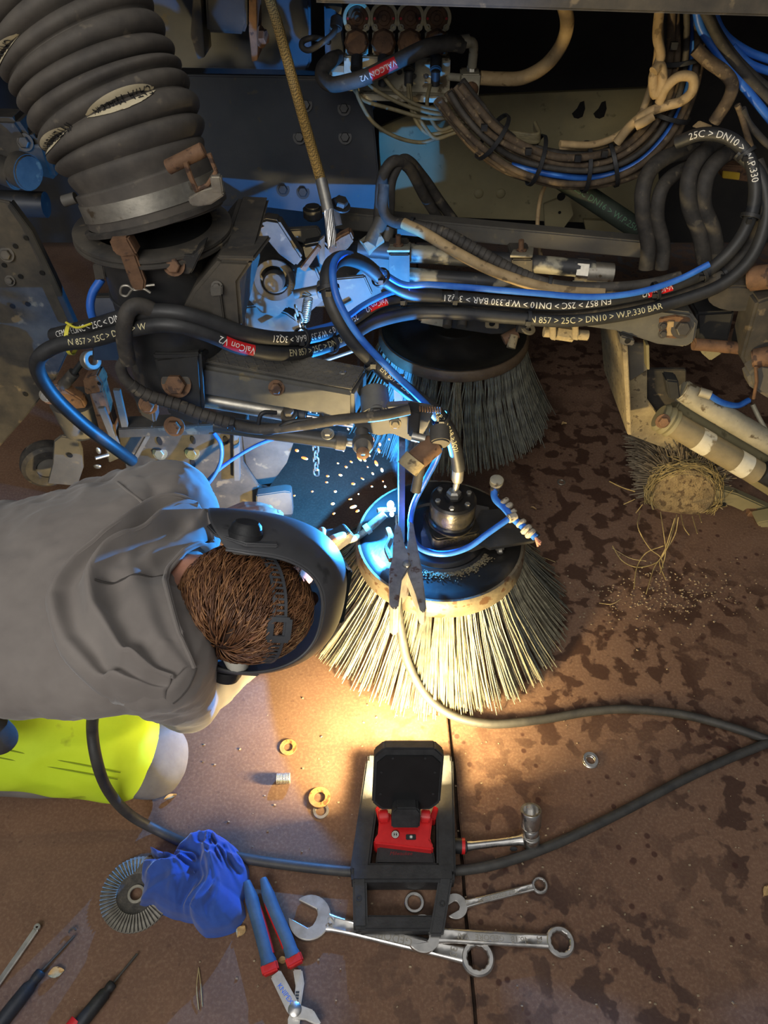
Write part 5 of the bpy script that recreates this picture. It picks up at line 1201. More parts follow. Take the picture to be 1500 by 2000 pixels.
hose('motor_hose', [(860, 578, 1.44), (800, 572, 1.43), (752, 548, 1.42), (712, 516, 1.38), (676, 504, 1.33), (650, 514, 1.28), (640, 545, 1.24), (650, 596, 1.21), (686, 660, 1.19), (740, 716, 1.18), (800, 766, 1.175), (852, 806, 1.175), (880, 846, 1.175), (892, 890, 1.175), (896, 915, 1.175)], 0.0145, M_RUBBERC, 'hydraulic hose looping down with a blue line to the brush motor',
     texts=[(PRT, 742, 716, 0.013, False)], whites=M_YINK, ties=[(650, 560, 1.3), (730, 706, 1.35), (742, 540, 1.3), (862, 818, 1.3)])
mf = thing('hose_end_fitting', 'silver crimped hose fitting screwed into the brush motor', 'fitting', at(893, 975, 1.17))
fa, fb_, fc = at(896, 905, 1.175), at(893, 940, 1.172), MC+V((0.0, 0.0, 0.12))
build('ferrule', MB().tube([fa, fa.lerp(fb_, 0.1), fa.lerp(fb_, 0.9), fb_], 0.012, 18, [0.0105, 0.0125, 0.0125, 0.0105]), M_ZINC, mf)
build('stem', MB().tube(crv([fb_, fb_.lerp(fc, 0.4), fc], 5), 0.007, 14), M_ZINC, mf)
build('hex_nut', MB().lathe([(0, 0), (0.016, 0), (0.016, 0.016), (0.012, 0.02), (0, 0.02)], fc-V((0, 0, 0.003)), (0, 0.1, 1), 6), M_ZINC, mf)

# blue air lines
hose('air_line', [(1385, 516, 1.47), (1320, 548, 1.46), (1240, 572, 1.44), (1150, 580, 1.435), (1040, 572, 1.43), (920, 562, 1.43), (840, 556, 1.42), (790, 556, 1.42), (750, 535, 1.41), (706, 508, 1.37), (676, 496, 1.32), (655, 508, 1.265), (650, 540, 1.225), (662, 590, 1.195), (700, 655, 1.175), (752, 712, 1.165), (810, 768, 1.16), (845, 805, 1.165), (862, 840, 1.18), (855, 890, 1.19), (830, 940, 1.18), (808, 985, 1.17), (802, 1030, 1.13), (818, 1068, 1.09), (862, 1082, 1.07), (912, 1070, 1.085), (955, 1040, 1.11), (992, 1014, 1.135)], 0.0068, M_BLUE, 'bright blue air line running from the bundle down across the brush disc', n=10)
hose('air_line', [(800, 566, 1.425), (760, 572, 1.42), (710, 596, 1.38), (660, 630, 1.31), (600, 648, 1.25)], 0.0065, M_BLUE, 'blue air line joining the printed hoses at the middle', n=10)
hose('air_line', [(360, 555, 1.24), (372, 578, 1.22), (395, 605, 1.19), (440, 632, 1.16)], 0.006, M_BLUE, 'short blue air line below the duct strap', n=10)
hose('air_line', [(198, 545, 1.22), (180, 575, 1.21), (178, 610, 1.20), (196, 655, 1.20)], 0.0075, M_BLUE, 'blue air line curving beside the suction duct', n=10)
hose('air_line', [(418, 846, 1.40), (432, 870, 1.39), (430, 905, 1.38), (410, 940, 1.37), (385, 962, 1.36)], 0.005, M_BLUE, 'thin blue air line curving in front of the slotted plate', n=10)
hose('air_line', [(385, 962, 1.37), (430, 915, 1.38), (500, 870, 1.39), (560, 850, 1.40)], 0.0045, M_BLUE, 'thin pale blue line crossing the slotted plate', n=10)
tg = at(140, 662, 1.15)
yt = build('yellow_tie', MB().ring(tg-V((0.004, 0, 0)), (1, 0, -0.1), 0.028, 0.0258, 0.007).tube(crv([tg+V((0, 0, 0.033)), at(150, 640, 1.13), at(178, 632, 1.12)], 5), 0.002, 6), mat('yellow_tie', (206, 196, 60), (220, 210, 80), 0.5, bump=0)); tag(yt, 'yellow cable tie round the hoses at the left', 'cable tie')

# ---- spray fitting at the right of the motor
sf = thing('spray_fitting', 'taped spray nozzle pipe with frayed red end right of the motor', 'spray nozzle', az(1010, 1040, 0.30))
sp0 = [at(968, 946, 1.23), at(966, 972, 1.20), at(985, 992, 1.17), at(1005, 1015, 1.14), at(1030, 1035, 1.11), at(1046, 1050, 1.09)]
build('pipe', MB().tube(crv(sp0, 6), 0.008, 12), M_BLUE, sf)
M_TAPE = mat('dirty_thread_tape', (150, 140, 124), (190, 180, 160), 0.8, 0, 60, 0.6, (110, 92, 70), 60, 0.6)
for i, (x, y, Y, r) in enumerate(((985, 980, 1.185, 0.011), (992, 990, 1.175, 0.012), (1000, 1002, 1.16, 0.011), (1018, 1022, 1.13, 0.0115), (1028, 1034, 1.11, 0.0125), (1036, 1042, 1.10, 0.012))):
    build('tape_wrap', MB().torus(at(x, y, Y), (0.5, -0.6, -0.3), r*0.62, r*0.55, 14, 8), M_TAPE, sf)
build('nozzle_cap', MB().lathe([(0, 0), (0.014, 0), (0.0155, 0.004), (0.0155, 0.016), (0.012, 0.018), (0, 0.018)], at(969, 946, 1.23), (0, -0.1, 1), 20), M_ALU, sf)
build('nozzle_neck', MB().box(at(966, 958, 1.22), (0.018, 0.018, 0.022)), M_STEEL, sf, bevel=0.002)
build('branch_collar', MB().cyl(at(992, 1014, 1.135), at(1008, 1008, 1.145), 0.010, 14), M_TAPE, sf, bevel=0.002)
rnd = random.Random(2); e = at(1046, 1050, 1.09)
for i in range(7): build('frayed_end', MB().tube([e, e+V((0.006+rnd.uniform(-0.005, 0.006), -0.010+rnd.uniform(-0.004, 0.004), -0.008+rnd.uniform(-0.008, 0.006)))], 0.0024, 5), mat('frayed_red', (176, 110, 92), (200, 140, 120), 0.8, bump=0), sf)

# ---- rear brush
RC = V((0.193, 1.80, 0.41))
prof2 = [(0, 0.02), (0.07, 0.02), (0.08, 0.012), (0.125, 0.004), (0.135, -0.002), (0.175, -0.004), (0.192, 0.004), (0.199, 0.004), (0.201, -0.02), (0, -0.02)]
rb = brush('rotary_brush', 'raised round sweeper brush hanging in the dark behind the hose bundle', RC, 0.206, 0.028, 0.285, 0.135, 44, 30, M_DISC, mat('dark_rusty_rim', (74, 60, 46), (100, 84, 64), 0.6, 0.1, 20, 0.3), 8, prof2, M_BRISD, M_BRIS, 0.0016)
rm = thing('brush_mount', 'dusty bracket and fittings on top of the rear brush', 'bracket', RC+V((0, 0, 0.03)))
plate('bracket', [(745, 596), (815, 600), (815, 618), (750, 622)], 1.70, 0.06, M_PLATE, rm, 0.003); hole_disc(775, 606, 1.698, 5, rm); hole_disc(795, 606, 1.698, 5, rm)
plate('motor_block', [(816, 606), (905, 612), (905, 640), (870, 642), (818, 632)], 1.72, 0.09, M_ALU, rm, 0.006)
plate('dark_bar', [(870, 612), (1010, 634), (1010, 652), (960, 654), (880, 642)], 1.70, 0.05, M_DARK, rm, 0.004)
plate('tab', [(948, 622), (975, 624), (974, 643), (948, 641)], 1.66, 0.008, M_DUST, rm, 0.002); hole_disc(961, 632, 1.658, 6, rm)
for x in (876, 905): rod('hose_stub', (x, 612, 1.70), (x-3, 638, 1.67), 9, M_STEEL, rm)
rod('nozzle', (983, 664, 1.66), (1010, 650, 1.67), 11, M_RUST, rm); rod('nozzle', (998, 680, 1.64), (1004, 655, 1.66), 9, M_DUST, rm); rod('nozzle', (1010, 640, 1.66), (1030, 645, 1.66), 8, M_STEEL, rm)
build('ring', MB().ring(at(1030, 643, 1.66), (0.3, -0.3, 1), 0.02, 0.01, 0.006), M_DUST, rm)
cb = thing('coupling_block', 'dusty bolted coupling under the hose bundle', 'coupling', at(1105, 665, 1.5))
rod('coupling_bar', (1062, 648, 1.5), (1148, 655, 1.5), 10, M_DUST, cb); rod('coupling_hex', (1086, 648, 1.495), (1120, 653, 1.495), 15, M_DUST, cb, n=6)
for x in (1080, 1124): plate('strap', [(x-5, 630), (x+6, 631), (x+6, 666), (x-5, 664)], 1.475, 0.03, M_DUST, cb, 0.002)

# ---- right hand frame
fr = thing('frame_arm', 'grey steel frame arm with a bolted window at the right', 'arm', at(1280, 690, 1.5))
plate('arm', [(1040, 606), (1180, 616), (1290, 605), (1352, 612), (1364, 630), (1358, 668), (1340, 680), (1285, 674), (1206, 648), (1060, 628)], 1.50, 0.06, M_ARM, fr, 0.006)
plate('window', [(1288, 622), (1320, 616), (1348, 622), (1352, 645), (1340, 660), (1318, 662), (1288, 658)], 1.496, 0.008, M_RUST, fr, 0.002)
plate('rust_tab', [(1304, 628), (1317, 628), (1315, 656), (1302, 656)], 1.492, 0.006, M_TAN, fr, 0.001)
bolt_at(1330, 640, 1.495, 14, fr, M_STEEL); bolt_at(1294, 636, 1.495, 6, fr, M_STEEL); bolt_at(1294, 652, 1.495, 6, fr, M_STEEL)
plate('hinge_tab', [(1212, 656), (1240, 664), (1238, 676), (1212, 674)], 1.49, 0.03, M_PLATE, fr, 0.003); hole_disc(1226, 666, 1.488, 6, fr)
plate('knuckle_block', [(1360, 612), (1436, 608), (1420, 680), (1400, 668), (1362, 670)], 1.54, 0.08, M_DARK, fr, 0.006)
build('round_link', MB().prism([at(1440+58*math.cos(a), 585+16*math.sin(a)*1.6, 1.5) for a in [2*math.pi*k/20 for k in range(20)]], (0, 0.03, 0.03)), M_STEEL, fr, bevel=0.006)
rod('lower_tie', (1355, 672, 1.50), (1446, 680, 1.5), 12, M_RUST, fr); plate('lower_tab', [(1358, 670), (1398, 680), (1412, 690), (1388, 706), (1372, 692)], 1.49, 0.03, M_SAND, fr, 0.003)
rf = thing('right_upright', 'heavy steel upright with bushings at the right edge', 'upright', at(1480, 700, 1.5))
plate('upright', [(1478, 590), (1540, 570), (1540, 720), (1456, 716), (1448, 700)], 1.46, 0.08, M_STEEL, rf, 0.006)
rod('bushing', (1462, 545, 1.5), (1520, 538, 1.47), 24, M_RUST, rf, bevel=0.005); rod('lower_bushing', (1468, 702, 1.45), (1540, 690, 1.43), 20, M_RUST, rf, bevel=0.004)
lmp = build('lamp_housing', MB().prism([at(x, y, 1.42) for x, y in [(1460, 735), (1490, 712), (1540, 720), (1540, 795), (1500, 780), (1466, 758)]], (0, 0.05, 0)), M_PLATE, rf, bevel=0.008, label='dusty rounded housing with wire clip')
build('wire_clip', MB().tube([at(1476, 715, 1.415), at(1478, 745, 1.41), at(1472, 778, 1.415)], 0.004, 8), M_RUST, rf)
# side plate, dusty skirt and diagonal strut
sk = thing('dusty_side_plate', 'dust-caked upright side plate left of the roller brush', 'plate', at(1250, 880, 1.6))
plate('edge', [(1216, 672), (1226, 674), (1234, 850), (1226, 850)], 1.52, 0.3, M_DUST, sk, 0.002)
plate('upper_web', [(1226, 672), (1262, 674), (1266, 722), (1230, 745)], 1.60, 0.012, M_PLATE, sk, 0.002)
plate('flange', [(1262, 674), (1268, 674), (1269, 722), (1264, 722)], 1.57, 0.03, M_SAND, sk, 0.001)
plate('lower_web', [(1228, 745), (1264, 722), (1264, 780), (1300, 830), (1360, 860), (1360, 900), (1230, 850)], 1.62, 0.012, M_DUST, sk, 0.002)
plate('dark_web', [(1264, 722), (1340, 722), (1340, 800), (1264, 800)], 1.66, 0.012, M_STEEL, sk, 0.002)
st = thing('diagonal_strut', 'dusty grey diagonal strut with a torn white sticker at the right', 'strut', at(1420, 900, 1.5))
a, b = at(1308, 806, 1.52), at(1560, 968, 1.42)
build('channel', MB().beam(a, b, 0.075, 0.045, (0, -0.6, 0.8)), M_SAND, st, bevel=0.004)
a2, b2 = at(1330, 762, 1.50), at(1560, 900, 1.42)
build('gas_spring', MB().cyl(a2, b2, 0.028, 28), M_ALU, st, bevel=0.003)
a3, b3 = at(1300, 820, 1.47), at(1480, 925, 1.40)
build('inner_cylinder', MB().cyl(a3, b3, 0.031, 28), mat('dusty_cylinder', (120, 108, 82), (146, 132, 100), 0.7, 0.05, 12, 0.3), st, bevel=0.003)
d3 = (b3-a3).normalized()
for u in (0.33, 0.75): build('white_sticker', MB().cyl(a3.lerp(b3, u), a3.lerp(b3, u+0.13), 0.0315, 28), mat('torn_white_sticker', (196, 188, 164), (214, 208, 186), 0.7, 0, 20, 0.1, (130, 116, 88), 26, 0.6), st)
build('end_coil', MB().tube([a3-d3*0.02, a3-d3*0.012, a3-d3*0.005, a3+d3*0.004, a3+d3*0.012, a3+d3*0.02], 0.036, 24, [0.030, 0.038, 0.034, 0.039, 0.034, 0.037]), M_SAND, st)
bolt_at(1294, 822, 1.44, 10, st, M_RUST); plate('dark_clevis', [(1300, 742), (1326, 745), (1330, 780), (1308, 782)], 1.47, 0.04, M_DARK, st, 0.004)
rod('port_elbow', (1366, 765, 1.46), (1388, 772, 1.45), 9, M_ALU, st)
build('black_end', MB().cyl(at(1490, 920, 1.395), at(1560, 958, 1.36), 0.029, 24), M_BLACKP, st)
hose('air_line', [(1386, 772, 1.45), (1410, 786, 1.46), (1440, 792, 1.48), (1462, 782, 1.5)], 0.0075, M_BLUE, 'short blue air line at the diagonal strut', n=10)
hose('thin_lead', [(1470, 790, 1.5), (1482, 815, 1.48), (1496, 840, 1.46), (1510, 860, 1.45)], 0.006, M_ALU, 'pale thin lead right of the short blue line', 'cable', n=8)
# roller brush end
rr0 = thing('roller_brush', 'muddy roller brush end wound with straw at the right', 'brush', at(1330, 1000, 1.55))
ra = V((-0.15, -1, 0.12)).normalized(); rc = at(1335, 960, 1.53)
build('end_cap', MB().lathe([(0, 0.03), (0.03, 0.032), (0.075, 0.028), (0.085, 0.018), (0.086, 0), (0.07, -0.02), (0.07, -0.4), (0, -0.4)], rc, ra, 40), mat('mud_crust', (116, 98, 70), (144, 126, 92), 0.95, 0, 40, 1.0, (88, 72, 52), 60, 0.58, bdist=0.006), rr0)
M_STRAW = mat('dry_grass', (122, 106, 68), (164, 146, 98), 0.8, 0, 40, 0)
x_, y_, z_ = frame(ra); rnd = random.Random(21); mb = MB()
for i in range(1700):
    a = rnd.uniform(0, 2*math.pi); h = rnd.uniform(-0.30, -0.01); dr = x_*math.cos(a)+y_*math.sin(a); tg_ = -x_*math.sin(a)+y_*math.cos(a)
    p = rc+ra*h+dr*0.068; l = rnd.uniform(0.05, 0.078)
    mb.tube([p, p+dr*l+tg_*rnd.gauss(0, 0.012)+ra*rnd.gauss(0.004, 0.006)], 0.0015, 3, cap=False)
build('roller_bristles', mb, mat('dusty_bristle', (112, 98, 78), (150, 136, 112), 0.8, 0, 30, 0), rr0, kind='stuff', smooth=0)
mb = MB()
for i in range(300):
    a0 = rnd.uniform(0, 2*math.pi); r_ = rnd.uniform(0.074, 0.105); h = rnd.uniform(-0.02, 0.024); da = rnd.uniform(0.5, 1.6)
    mb.tube([rc+ra*(h+rnd.gauss(0, 0.004))+(x_*math.cos(a0+da*j/4)+y_*math.sin(a0+da*j/4))*(r_+rnd.gauss(0, 0.003)+(0.02 if j == 4 and rnd.random() < 0.3 else 0)) for j in range(5)], 0.0011, 3, cap=False)
build('wound_straw', mb, M_STRAW, rr0, kind='stuff', smooth=0)
for i, pts in enumerate([
    [(1250, 1000), (1246, 1030), (1268, 1070), (1290, 1088), (1296, 1110)], [(1290, 1000), (1296, 1040), (1300, 1080), (1290, 1118)], [(1322, 1005), (1310, 1050), (1298, 1080), (1280, 1100), (1245, 1108), (1215, 1095), (1196, 1066)],
    [(1325, 1010), (1318, 1045), (1296, 1082), (1278, 1108), (1268, 1140), (1262, 1160)], [(1318, 1012), (1300, 1070), (1288, 1098), (1300, 1132)], [(1296, 1066), (1262, 1080), (1244, 1108), (1238, 1150)],
    [(1240, 960), (1215, 952), (1190, 940)], [(1330, 1005), (1336, 1030), (1346, 1045)], [(1352, 1008), (1362, 1042)], [(1365, 1002), (1370, 1020)], [(1240, 975), (1218, 985)], [(1255, 985), (1242, 1002)]]):
    pp_ = [at(x, y, 1.44-0.0*(j)) if y < 1010 else az(x, y, max(0.004, 0.10-0.10*(y-1010)/90)) for j, (x, y) in enumerate(pts)]
    build('loose_straw', MB().tube(crv(pp_, 5), 0.0013, 5), M_STRAW, rr0)
plate('roller_arm', [(1375, 975), (1430, 990), (1540, 1040), (1540, 1010), (1440, 965), (1380, 950)], 1.50, 0.03, M_SAND, rr0, 0.004)
bolt_at(1465, 1002, 1.498, 10, rr0, M_RUST); hole_disc(1412, 986, 1.498, 6, rr0)
plate('tank_corner', [(1478, 1022), (1540, 1010), (1540, 1080), (1500, 1055)], 1.44, 0.05, M_SAND, rr0, 0.004)

# ---- sparks
M_SPARK = mat('glowing_spark', (255, 190, 110), emit=((255, 120, 40), 2.4), bump=0); M_SPARKW = mat('white_hot_spark', (255, 240, 210), emit=((255, 176, 90), 4.0), bump=0)
spots = [(680, 838), (694, 852), (728, 858), (742, 868), (760, 858), (740, 880), (722, 890), (702, 896), (718, 912), (728, 925), (708, 935), (676, 912), (665, 928), (640, 930), (638, 942), (650, 984), (698, 998), (652, 1003), (660, 905), (690, 945), (712, 898), (746, 918), (686, 902), (726, 950), (655, 960), (595, 895), (580, 880), (690, 990), (735, 905), (705, 880), (670, 880), (620, 918), (748, 940), (752, 950), (610, 960), (575, 968), (700, 965), (684, 975)]
rnd = random.Random(4)
for i, (x, y) in enumerate(spots):
    Y = rnd.uniform(1.14, 1.34); c = at(x, y, Y); r = rnd.uniform(0.0014, 0.0034); d = (c-ARC).normalized()+V((0, 0, -0.3)); X, Yv, Z = frame(d)
    o = build('spark', MB().sphere(c, (r, r, r*rnd.uniform(1.4, 2.8)), 8, 6, (X, Yv, Z)), M_SPARKW if i % 3 == 0 else M_SPARK)
    tag(o, 'glowing orange spark flying left from the welding arc', 'spark', 'sparks flying from the weld')

# ================================================================ the kneeling welder
def capsule(mb, pts, radii, n=14):
    "rounded tapering limb"
    pts = [V(p) for p in pts]
    mb.tube(pts, 0, n, radii)
    for p, r in ((pts[0], radii[0]), (pts[-1], radii[-1])): mb.sphere(p, r*0.999, n, 8)
    for p, r in zip(pts[1:-1], radii[1:-1]): mb.sphere(p, r*0.998, n, 8)
    return mb
def remeshed(mb, voxel, smooth=6, disp=None):
    me = bpy.data.meshes.new('r'); me.from_pydata([tuple(p) for p in mb.v], [], mb.f)
    bm = bmesh.new(); bm.from_mesh(me); bmesh.ops.recalc_face_normals(bm, faces=bm.faces[:]); bm.to_mesh(me); bm.free()
    o = bpy.data.objects.new('r', me); COL.objects.link(o)
    m1 = o.modifiers.new('r', 'REMESH'); m1.mode = 'VOXEL'; m1.voxel_size = voxel
    m2 = o.modifiers.new('s', 'SMOOTH'); m2.iterations = smooth; m2.factor = 0.5
    dg = bpy.context.evaluated_depsgraph_get(); ev = o.evaluated_get(dg); em = ev.to_mesh()
    out = MB(); nr = [v.normal.copy() for v in em.vertices]
    out.v = [v.co.copy() for v in em.vertices]; out.f = [tuple(p.vertices) for p in em.polygons]
    ev.to_mesh_clear(); bpy.data.objects.remove(o); bpy.data.meshes.remove(me)
    if disp: out.v = [p+nr[i]*disp(p, nr[i]) for i, p in enumerate(out.v)]
    return out

HC = V((-0.222, 0.742, 0.552))
hf = V((0.93, 0.15, -0.28)).normalized(); hl_ = V((-0.08, 0.43, 0.87)); hl_ = (hl_-hf*hl_.dot(hf)).normalized(); hu = hf.cross(hl_).normalized()
HA = (hf, hl_, hu)
def hp_(f, l, c): return HC+hf*f+hl_*l+hu*c
ELL, WRL = V((-0.60, 1.07, 0.42)), V((-0.392, 1.118, 0.338))
SHL, SHR = V((-0.40, 0.98, 0.53)), V((-0.345, 0.64, 0.55))
ELR, WRR = V((-0.37, 0.73, 0.28)), V((-0.215, 0.90, 0.275))
person = thing('person', 'kneeling person in a grey hooded sweatshirt bending over to weld', 'person', (-0.6, 0.75, 0.0))
M_SKIN = mat('skin', (176, 122, 100), (196, 142, 118), 0.5, 0, 30, 0.12, (160, 98, 82), 14, 0.62, bdist=0.0008)
b = MB()
b.sphere(HC, (0.094, 0.074, 0.108), 24, 16, HA)                       # skull
b.sphere(hp_(0.045, 0, -0.06), (0.058, 0.056, 0.066), 20, 12, HA)      # jaw
capsule(b, [hp_(0.088, 0, 0.0), hp_(0.112, 0, -0.03)], [0.009, 0.014], 10)   # nose
b.sphere(hp_(0.095, 0, -0.068), (0.012, 0.026, 0.010), 12, 8, HA)      # lips
for s in (-1, 1):
    b.sphere(hp_(0.088, s*0.032, 0.012), (0.012, 0.016, 0.010), 12, 8, HA)
    b.sphere(hp_(-0.005, s*0.078, -0.012), (0.020, 0.008, 0.033), 12, 8, HA)
capsule(b, [hp_(-0.02, 0, -0.07), V((-0.31, 0.775, 0.545)), V((-0.36, 0.785, 0.53))], [0.055, 0.058, 0.07])
capsule(b, [V((-0.40, 0.79, 0.525)), V((-0.6, 0.795, 0.48)), V((-0.82, 0.80, 0.40))], [0.10, 0.115, 0.12])
for S0, E0, W0 in ((SHL, ELL, WRL), (SHR, ELR, WRR)):
    capsule(b, [V((-0.40, 0.79, 0.53)), S0, E0, E0.lerp(W0, 0.5), W0], [0.08, 0.055, 0.042, 0.036, 0.026])
capsule(b, [V((-0.84, 0.70, 0.34)), V((-0.46, 0.69, 0.085)), V((-0.85, 0.71, 0.055))], [0.085, 0.055, 0.04])
capsule(b, [V((-0.84, 0.90, 0.34)), V((-0.50, 0.97, 0.085)), V((-0.87, 0.94, 0.055))], [0.085, 0.055, 0.04])
# left hand laid flat over the right one, fingers to the right
def finger(b, k0, k1, segs, r0, r1):
    pts = [V(k0), V(k1)]+[V(s) for s in segs]; n = len(pts)
    capsule(b, pts, [r0+(r1-r0)*i/(n-1) for i in range(n)], 10)
LW = WRL
for i in range(4):
    o = -0.027+0.018*i                                   # index nearest the viewer ... little finger beyond
    kn_ = LW+V((0.085+0.006*(1.5-abs(i-1.3)), o*0.9+0.018, 0.026-abs(i-1.5)*0.004))
    ln = (0.078, 0.086, 0.080, 0.062)[i]
    d1 = V((0.97, o*1.2+0.10, -0.10)).normalized(); d2 = V((0.93, o*0.6+0.10, -0.36)).normalized(); d3 = V((0.85, 0.06, -0.55)).normalized()
    finger(b, LW+V((0.012, o*0.5, 0.004)), kn_, [kn_+d1*ln*0.48, kn_+d1*ln*0.48+d2*ln*0.3, kn_+d1*ln*0.48+d2*ln*0.3+d3*ln*0.22], 0.0125, 0.0072)
finger(b, LW+V((0.02, -0.02, -0.004)), LW+V((0.055, -0.046, 0.0)), [LW+V((0.092, -0.058, -0.012)), LW+V((0.118, -0.056, -0.026))], 0.0135, 0.0085)
b.sphere(LW+V((0.05, 0.008, 0.006)), (0.045, 0.036, 0.016), 16, 10)
# right hand closed round the torch handle
TH0, TH1 = V((-0.225, 1.06, 0.268)), V((-0.118, 1.128, 0.296))
RWk = V((-0.17, 1.02, 0.305))
capsule(b, [WRR, V((-0.19, 0.965, 0.31)), V((-0.165, 1.03, 0.312))], [0.026, 0.027, 0.03])
td = (TH1-TH0).normalized()
for i in range(4):
    c = TH0.lerp(TH1, 0.18+0.215*i); x, y, z = frame(td, (0, 0, 1))
    pts = []
    for a in (-1.9, -0.7, 0.35, 1.35, 2.4):
        # round the handle, over the top from the viewer's side to the far side
        pts.append(c+V((0, math.sin(a)*0.027, math.cos(a)*0.027)))
    finger(b, V((-0.178+0.012*i, 1.025, 0.305)), pts[0], pts[1:], 0.0118, 0.0082)
finger(b, V((-0.165, 1.035, 0.30)), V((-0.135, 1.07, 0.318)), [V((-0.108, 1.092, 0.326)), V((-0.090, 1.108, 0.320))], 0.0135, 0.009)
body = build('body', remeshed(b, 0.004, 3), M_SKIN, person, smooth=180)
mb = MB()
for i in range(4):
    o = -0.027+0.018*i; kn_ = LW+V((0.085+0.006*(1.5-abs(i-1.3)), o*0.9+0.018, 0.026-abs(i-1.5)*0.004)); ln = (0.078, 0.086, 0.080, 0.062)[i]
    p = kn_+V((0.97, o*1.2+0.10, -0.10)).normalized()*ln*0.48+V((0.93, o*0.6+0.10, -0.36)).normalized()*ln*0.3+V((0.85, 0.06, -0.55)).normalized()*ln*0.13
    build('fingernail', MB().sphere(p+V((0.002, 0, 0.0068)), (0.0062, 0.0048, 0.0016), 10, 6, (V((0.9, 0, -0.43)), V((0, 1, 0)), V((0.43, 0, 0.9)))), mat('nail', (206, 164, 148), bump=0, rough=0.35), body)

# sweatshirt
ST = [(-1.02, .80, .40, .17, .13), (-.85, .80, .445, .185, .14), (-.7, .797, .475, .198, .14), (-.58, .795, .50, .213, .135), (-.48, .795, .522, .225, .128), (-.41, .80, .535, .235, .118), (-.37, .80, .522, .226, .102), (-.34, .79, .508, .185, .085), (-.315, .78, .50, .11, .065)]
def station(X):
    X = max(ST[0][0], min(ST[-1][0], X))
    for i in range(len(ST)-1):
        if ST[i][0] <= X <= ST[i+1][0]:
            t = (X-ST[i][0])/(ST[i+1][0]-ST[i][0]); t2 = t
            return [ST[i][k]+(ST[i+1][k]-ST[i][k])*t2 for k in range(1, 5)]
b = MB(); NS, NA_ = 40, 56; o0 = 0
for i in range(NS+1):
    X = ST[0][0]+(ST[-1][0]-ST[0][0])*i/NS; cy, cz, hw, ht = station(X)
    for k in range(NA_):
        a = 2*math.pi*k/NA_; b.v.append(V((X, cy+hw*math.cos(a), cz+ht*math.sin(a))))
for i in range(NS):
    for k in range(NA_):
        k2 = (k+1) % NA_; b.f.append((i*NA_+k, i*NA_+k2, (i+1)*NA_+k2, (i+1)*NA_+k))
b.f.append(tuple(reversed(range(NA_)))); b.f.append(tuple(NS*NA_+k for k in range(NA_)))
capsule(b, [SHL+V((-0.03, -0.02, 0)), SHL, ELL, ELL.lerp(WRL, 0.62)], [0.09, 0.085, 0.068, 0.05], 20)
capsule(b, [SHR+V((-0.02, 0.03, 0)), SHR, SHR.lerp(ELR, 0.5), ELR, ELR.lerp(WRR, 0.6)], [0.085, 0.08, 0.07, 0.058, 0.046], 20)
b.sphere(V((-0.365, 0.67, 0.54)), (0.085, 0.09, 0.092), 20, 12); b.sphere(V((-0.385, 0.93, 0.535)), (0.085, 0.105, 0.095), 20, 12)
def wrinkle(p, n):
    q = V((p.x*9, p.y*3.2, p.z*5)); w = noise.noise(q+V((noise.noise(p*6), 0, 0))*1.2)
    q2 = V((p.x*22, p.y*6, p.z*14)); w2 = noise.noise(q2+V((3, noise.noise(p*9), 0)))
    return 0.010*(1-abs(w)*2)*0.8+0.004*(1-abs(w2)*2)+0.002*noise.noise(p*60)
M_HOOD = mat('grey_fleece', (120, 113, 108), (136, 129, 123), 0.92, 0, 5, 0.25, sheen=0.25, bdist=0.0006)
shirt = remeshed(b, 0.0075, 8, wrinkle)
from mathutils.bvhtree import BVHTree
BV = BVHTree.FromPolygons(shirt.v, shirt.f)
def back_z(x, y):
    h = BV.ray_cast(V((x, y, 2)), V((0, 0, -1)))[0]
    return h.z if h else 0.5
def on_back(px, py, lift=0.0):
    h = BV.ray_cast(CAM, ray(px, py).normalized())[0]
    return h if h else None
hs_ = build('sweatshirt', shirt, M_HOOD, person, smooth=180, label='washed grey hooded sweatshirt')
# hood lying on the shoulders
def hood_pts(l): return [q for q in (on_back(*r) for r in l) if q]
OUT = hood_pts([(380, 984), (340, 978), (292, 992), (240, 1033), (187, 1076), (128, 1127), (92, 1183), (93, 1207), (112, 1273), (139, 1313), (187, 1356), (227, 1382), (267, 1388), (330, 1376)])
NK = [(-0.275, 0.93, 0.55), (-0.268, 0.90, 0.575), (-0.27, 0.875, 0.598), (-0.282, 0.85, 0.615), (-0.292, 0.825, 0.628), (-0.30, 0.80, 0.634), (-0.303, 0.785, 0.636), (-0.303, 0.77, 0.634), (-0.30, 0.752, 0.628), (-0.294, 0.735, 0.62), (-0.288, 0.715, 0.606), (-0.282, 0.695, 0.588), (-0.276, 0.675, 0.57), (-0.272, 0.655, 0.55)]
while len(OUT) < len(NK): OUT.append(OUT[-1]+V((0.01, 0, -0.02)))
NK = [V(q)+V((-0.03, -0.018, -0.04)) for q in NK]
NK[10:] = [q for q in (on_back(*r) for r in [(358, 1236), (366, 1258), (376, 1282), (384, 1308)])]
NK = [q for q in NK if q]; OUT = OUT[:len(NK)]
OUT = crv(OUT, 7); INN = crv([V(q) for q in NK], 7)
nv = len(OUT); NU = 46; b = MB()
def fold(u, v):
    u = max(0, u+0.02*math.sin(v*11+1))
    e = 1 if u > 0.42 else 0
    h = 0.030*math.exp(-((u-0.09)/0.085)**2)+0.036*math.exp(-((u-0.40-0.03*math.sin(v*5))/(0.085 if u < 0.40 else 0.06))**2)+0.010*math.exp(-((u-0.74)/0.10)**2)
    return h+0.004*min(1, u/0.05)+0.014*max(0, (u-0.86)/0.14)
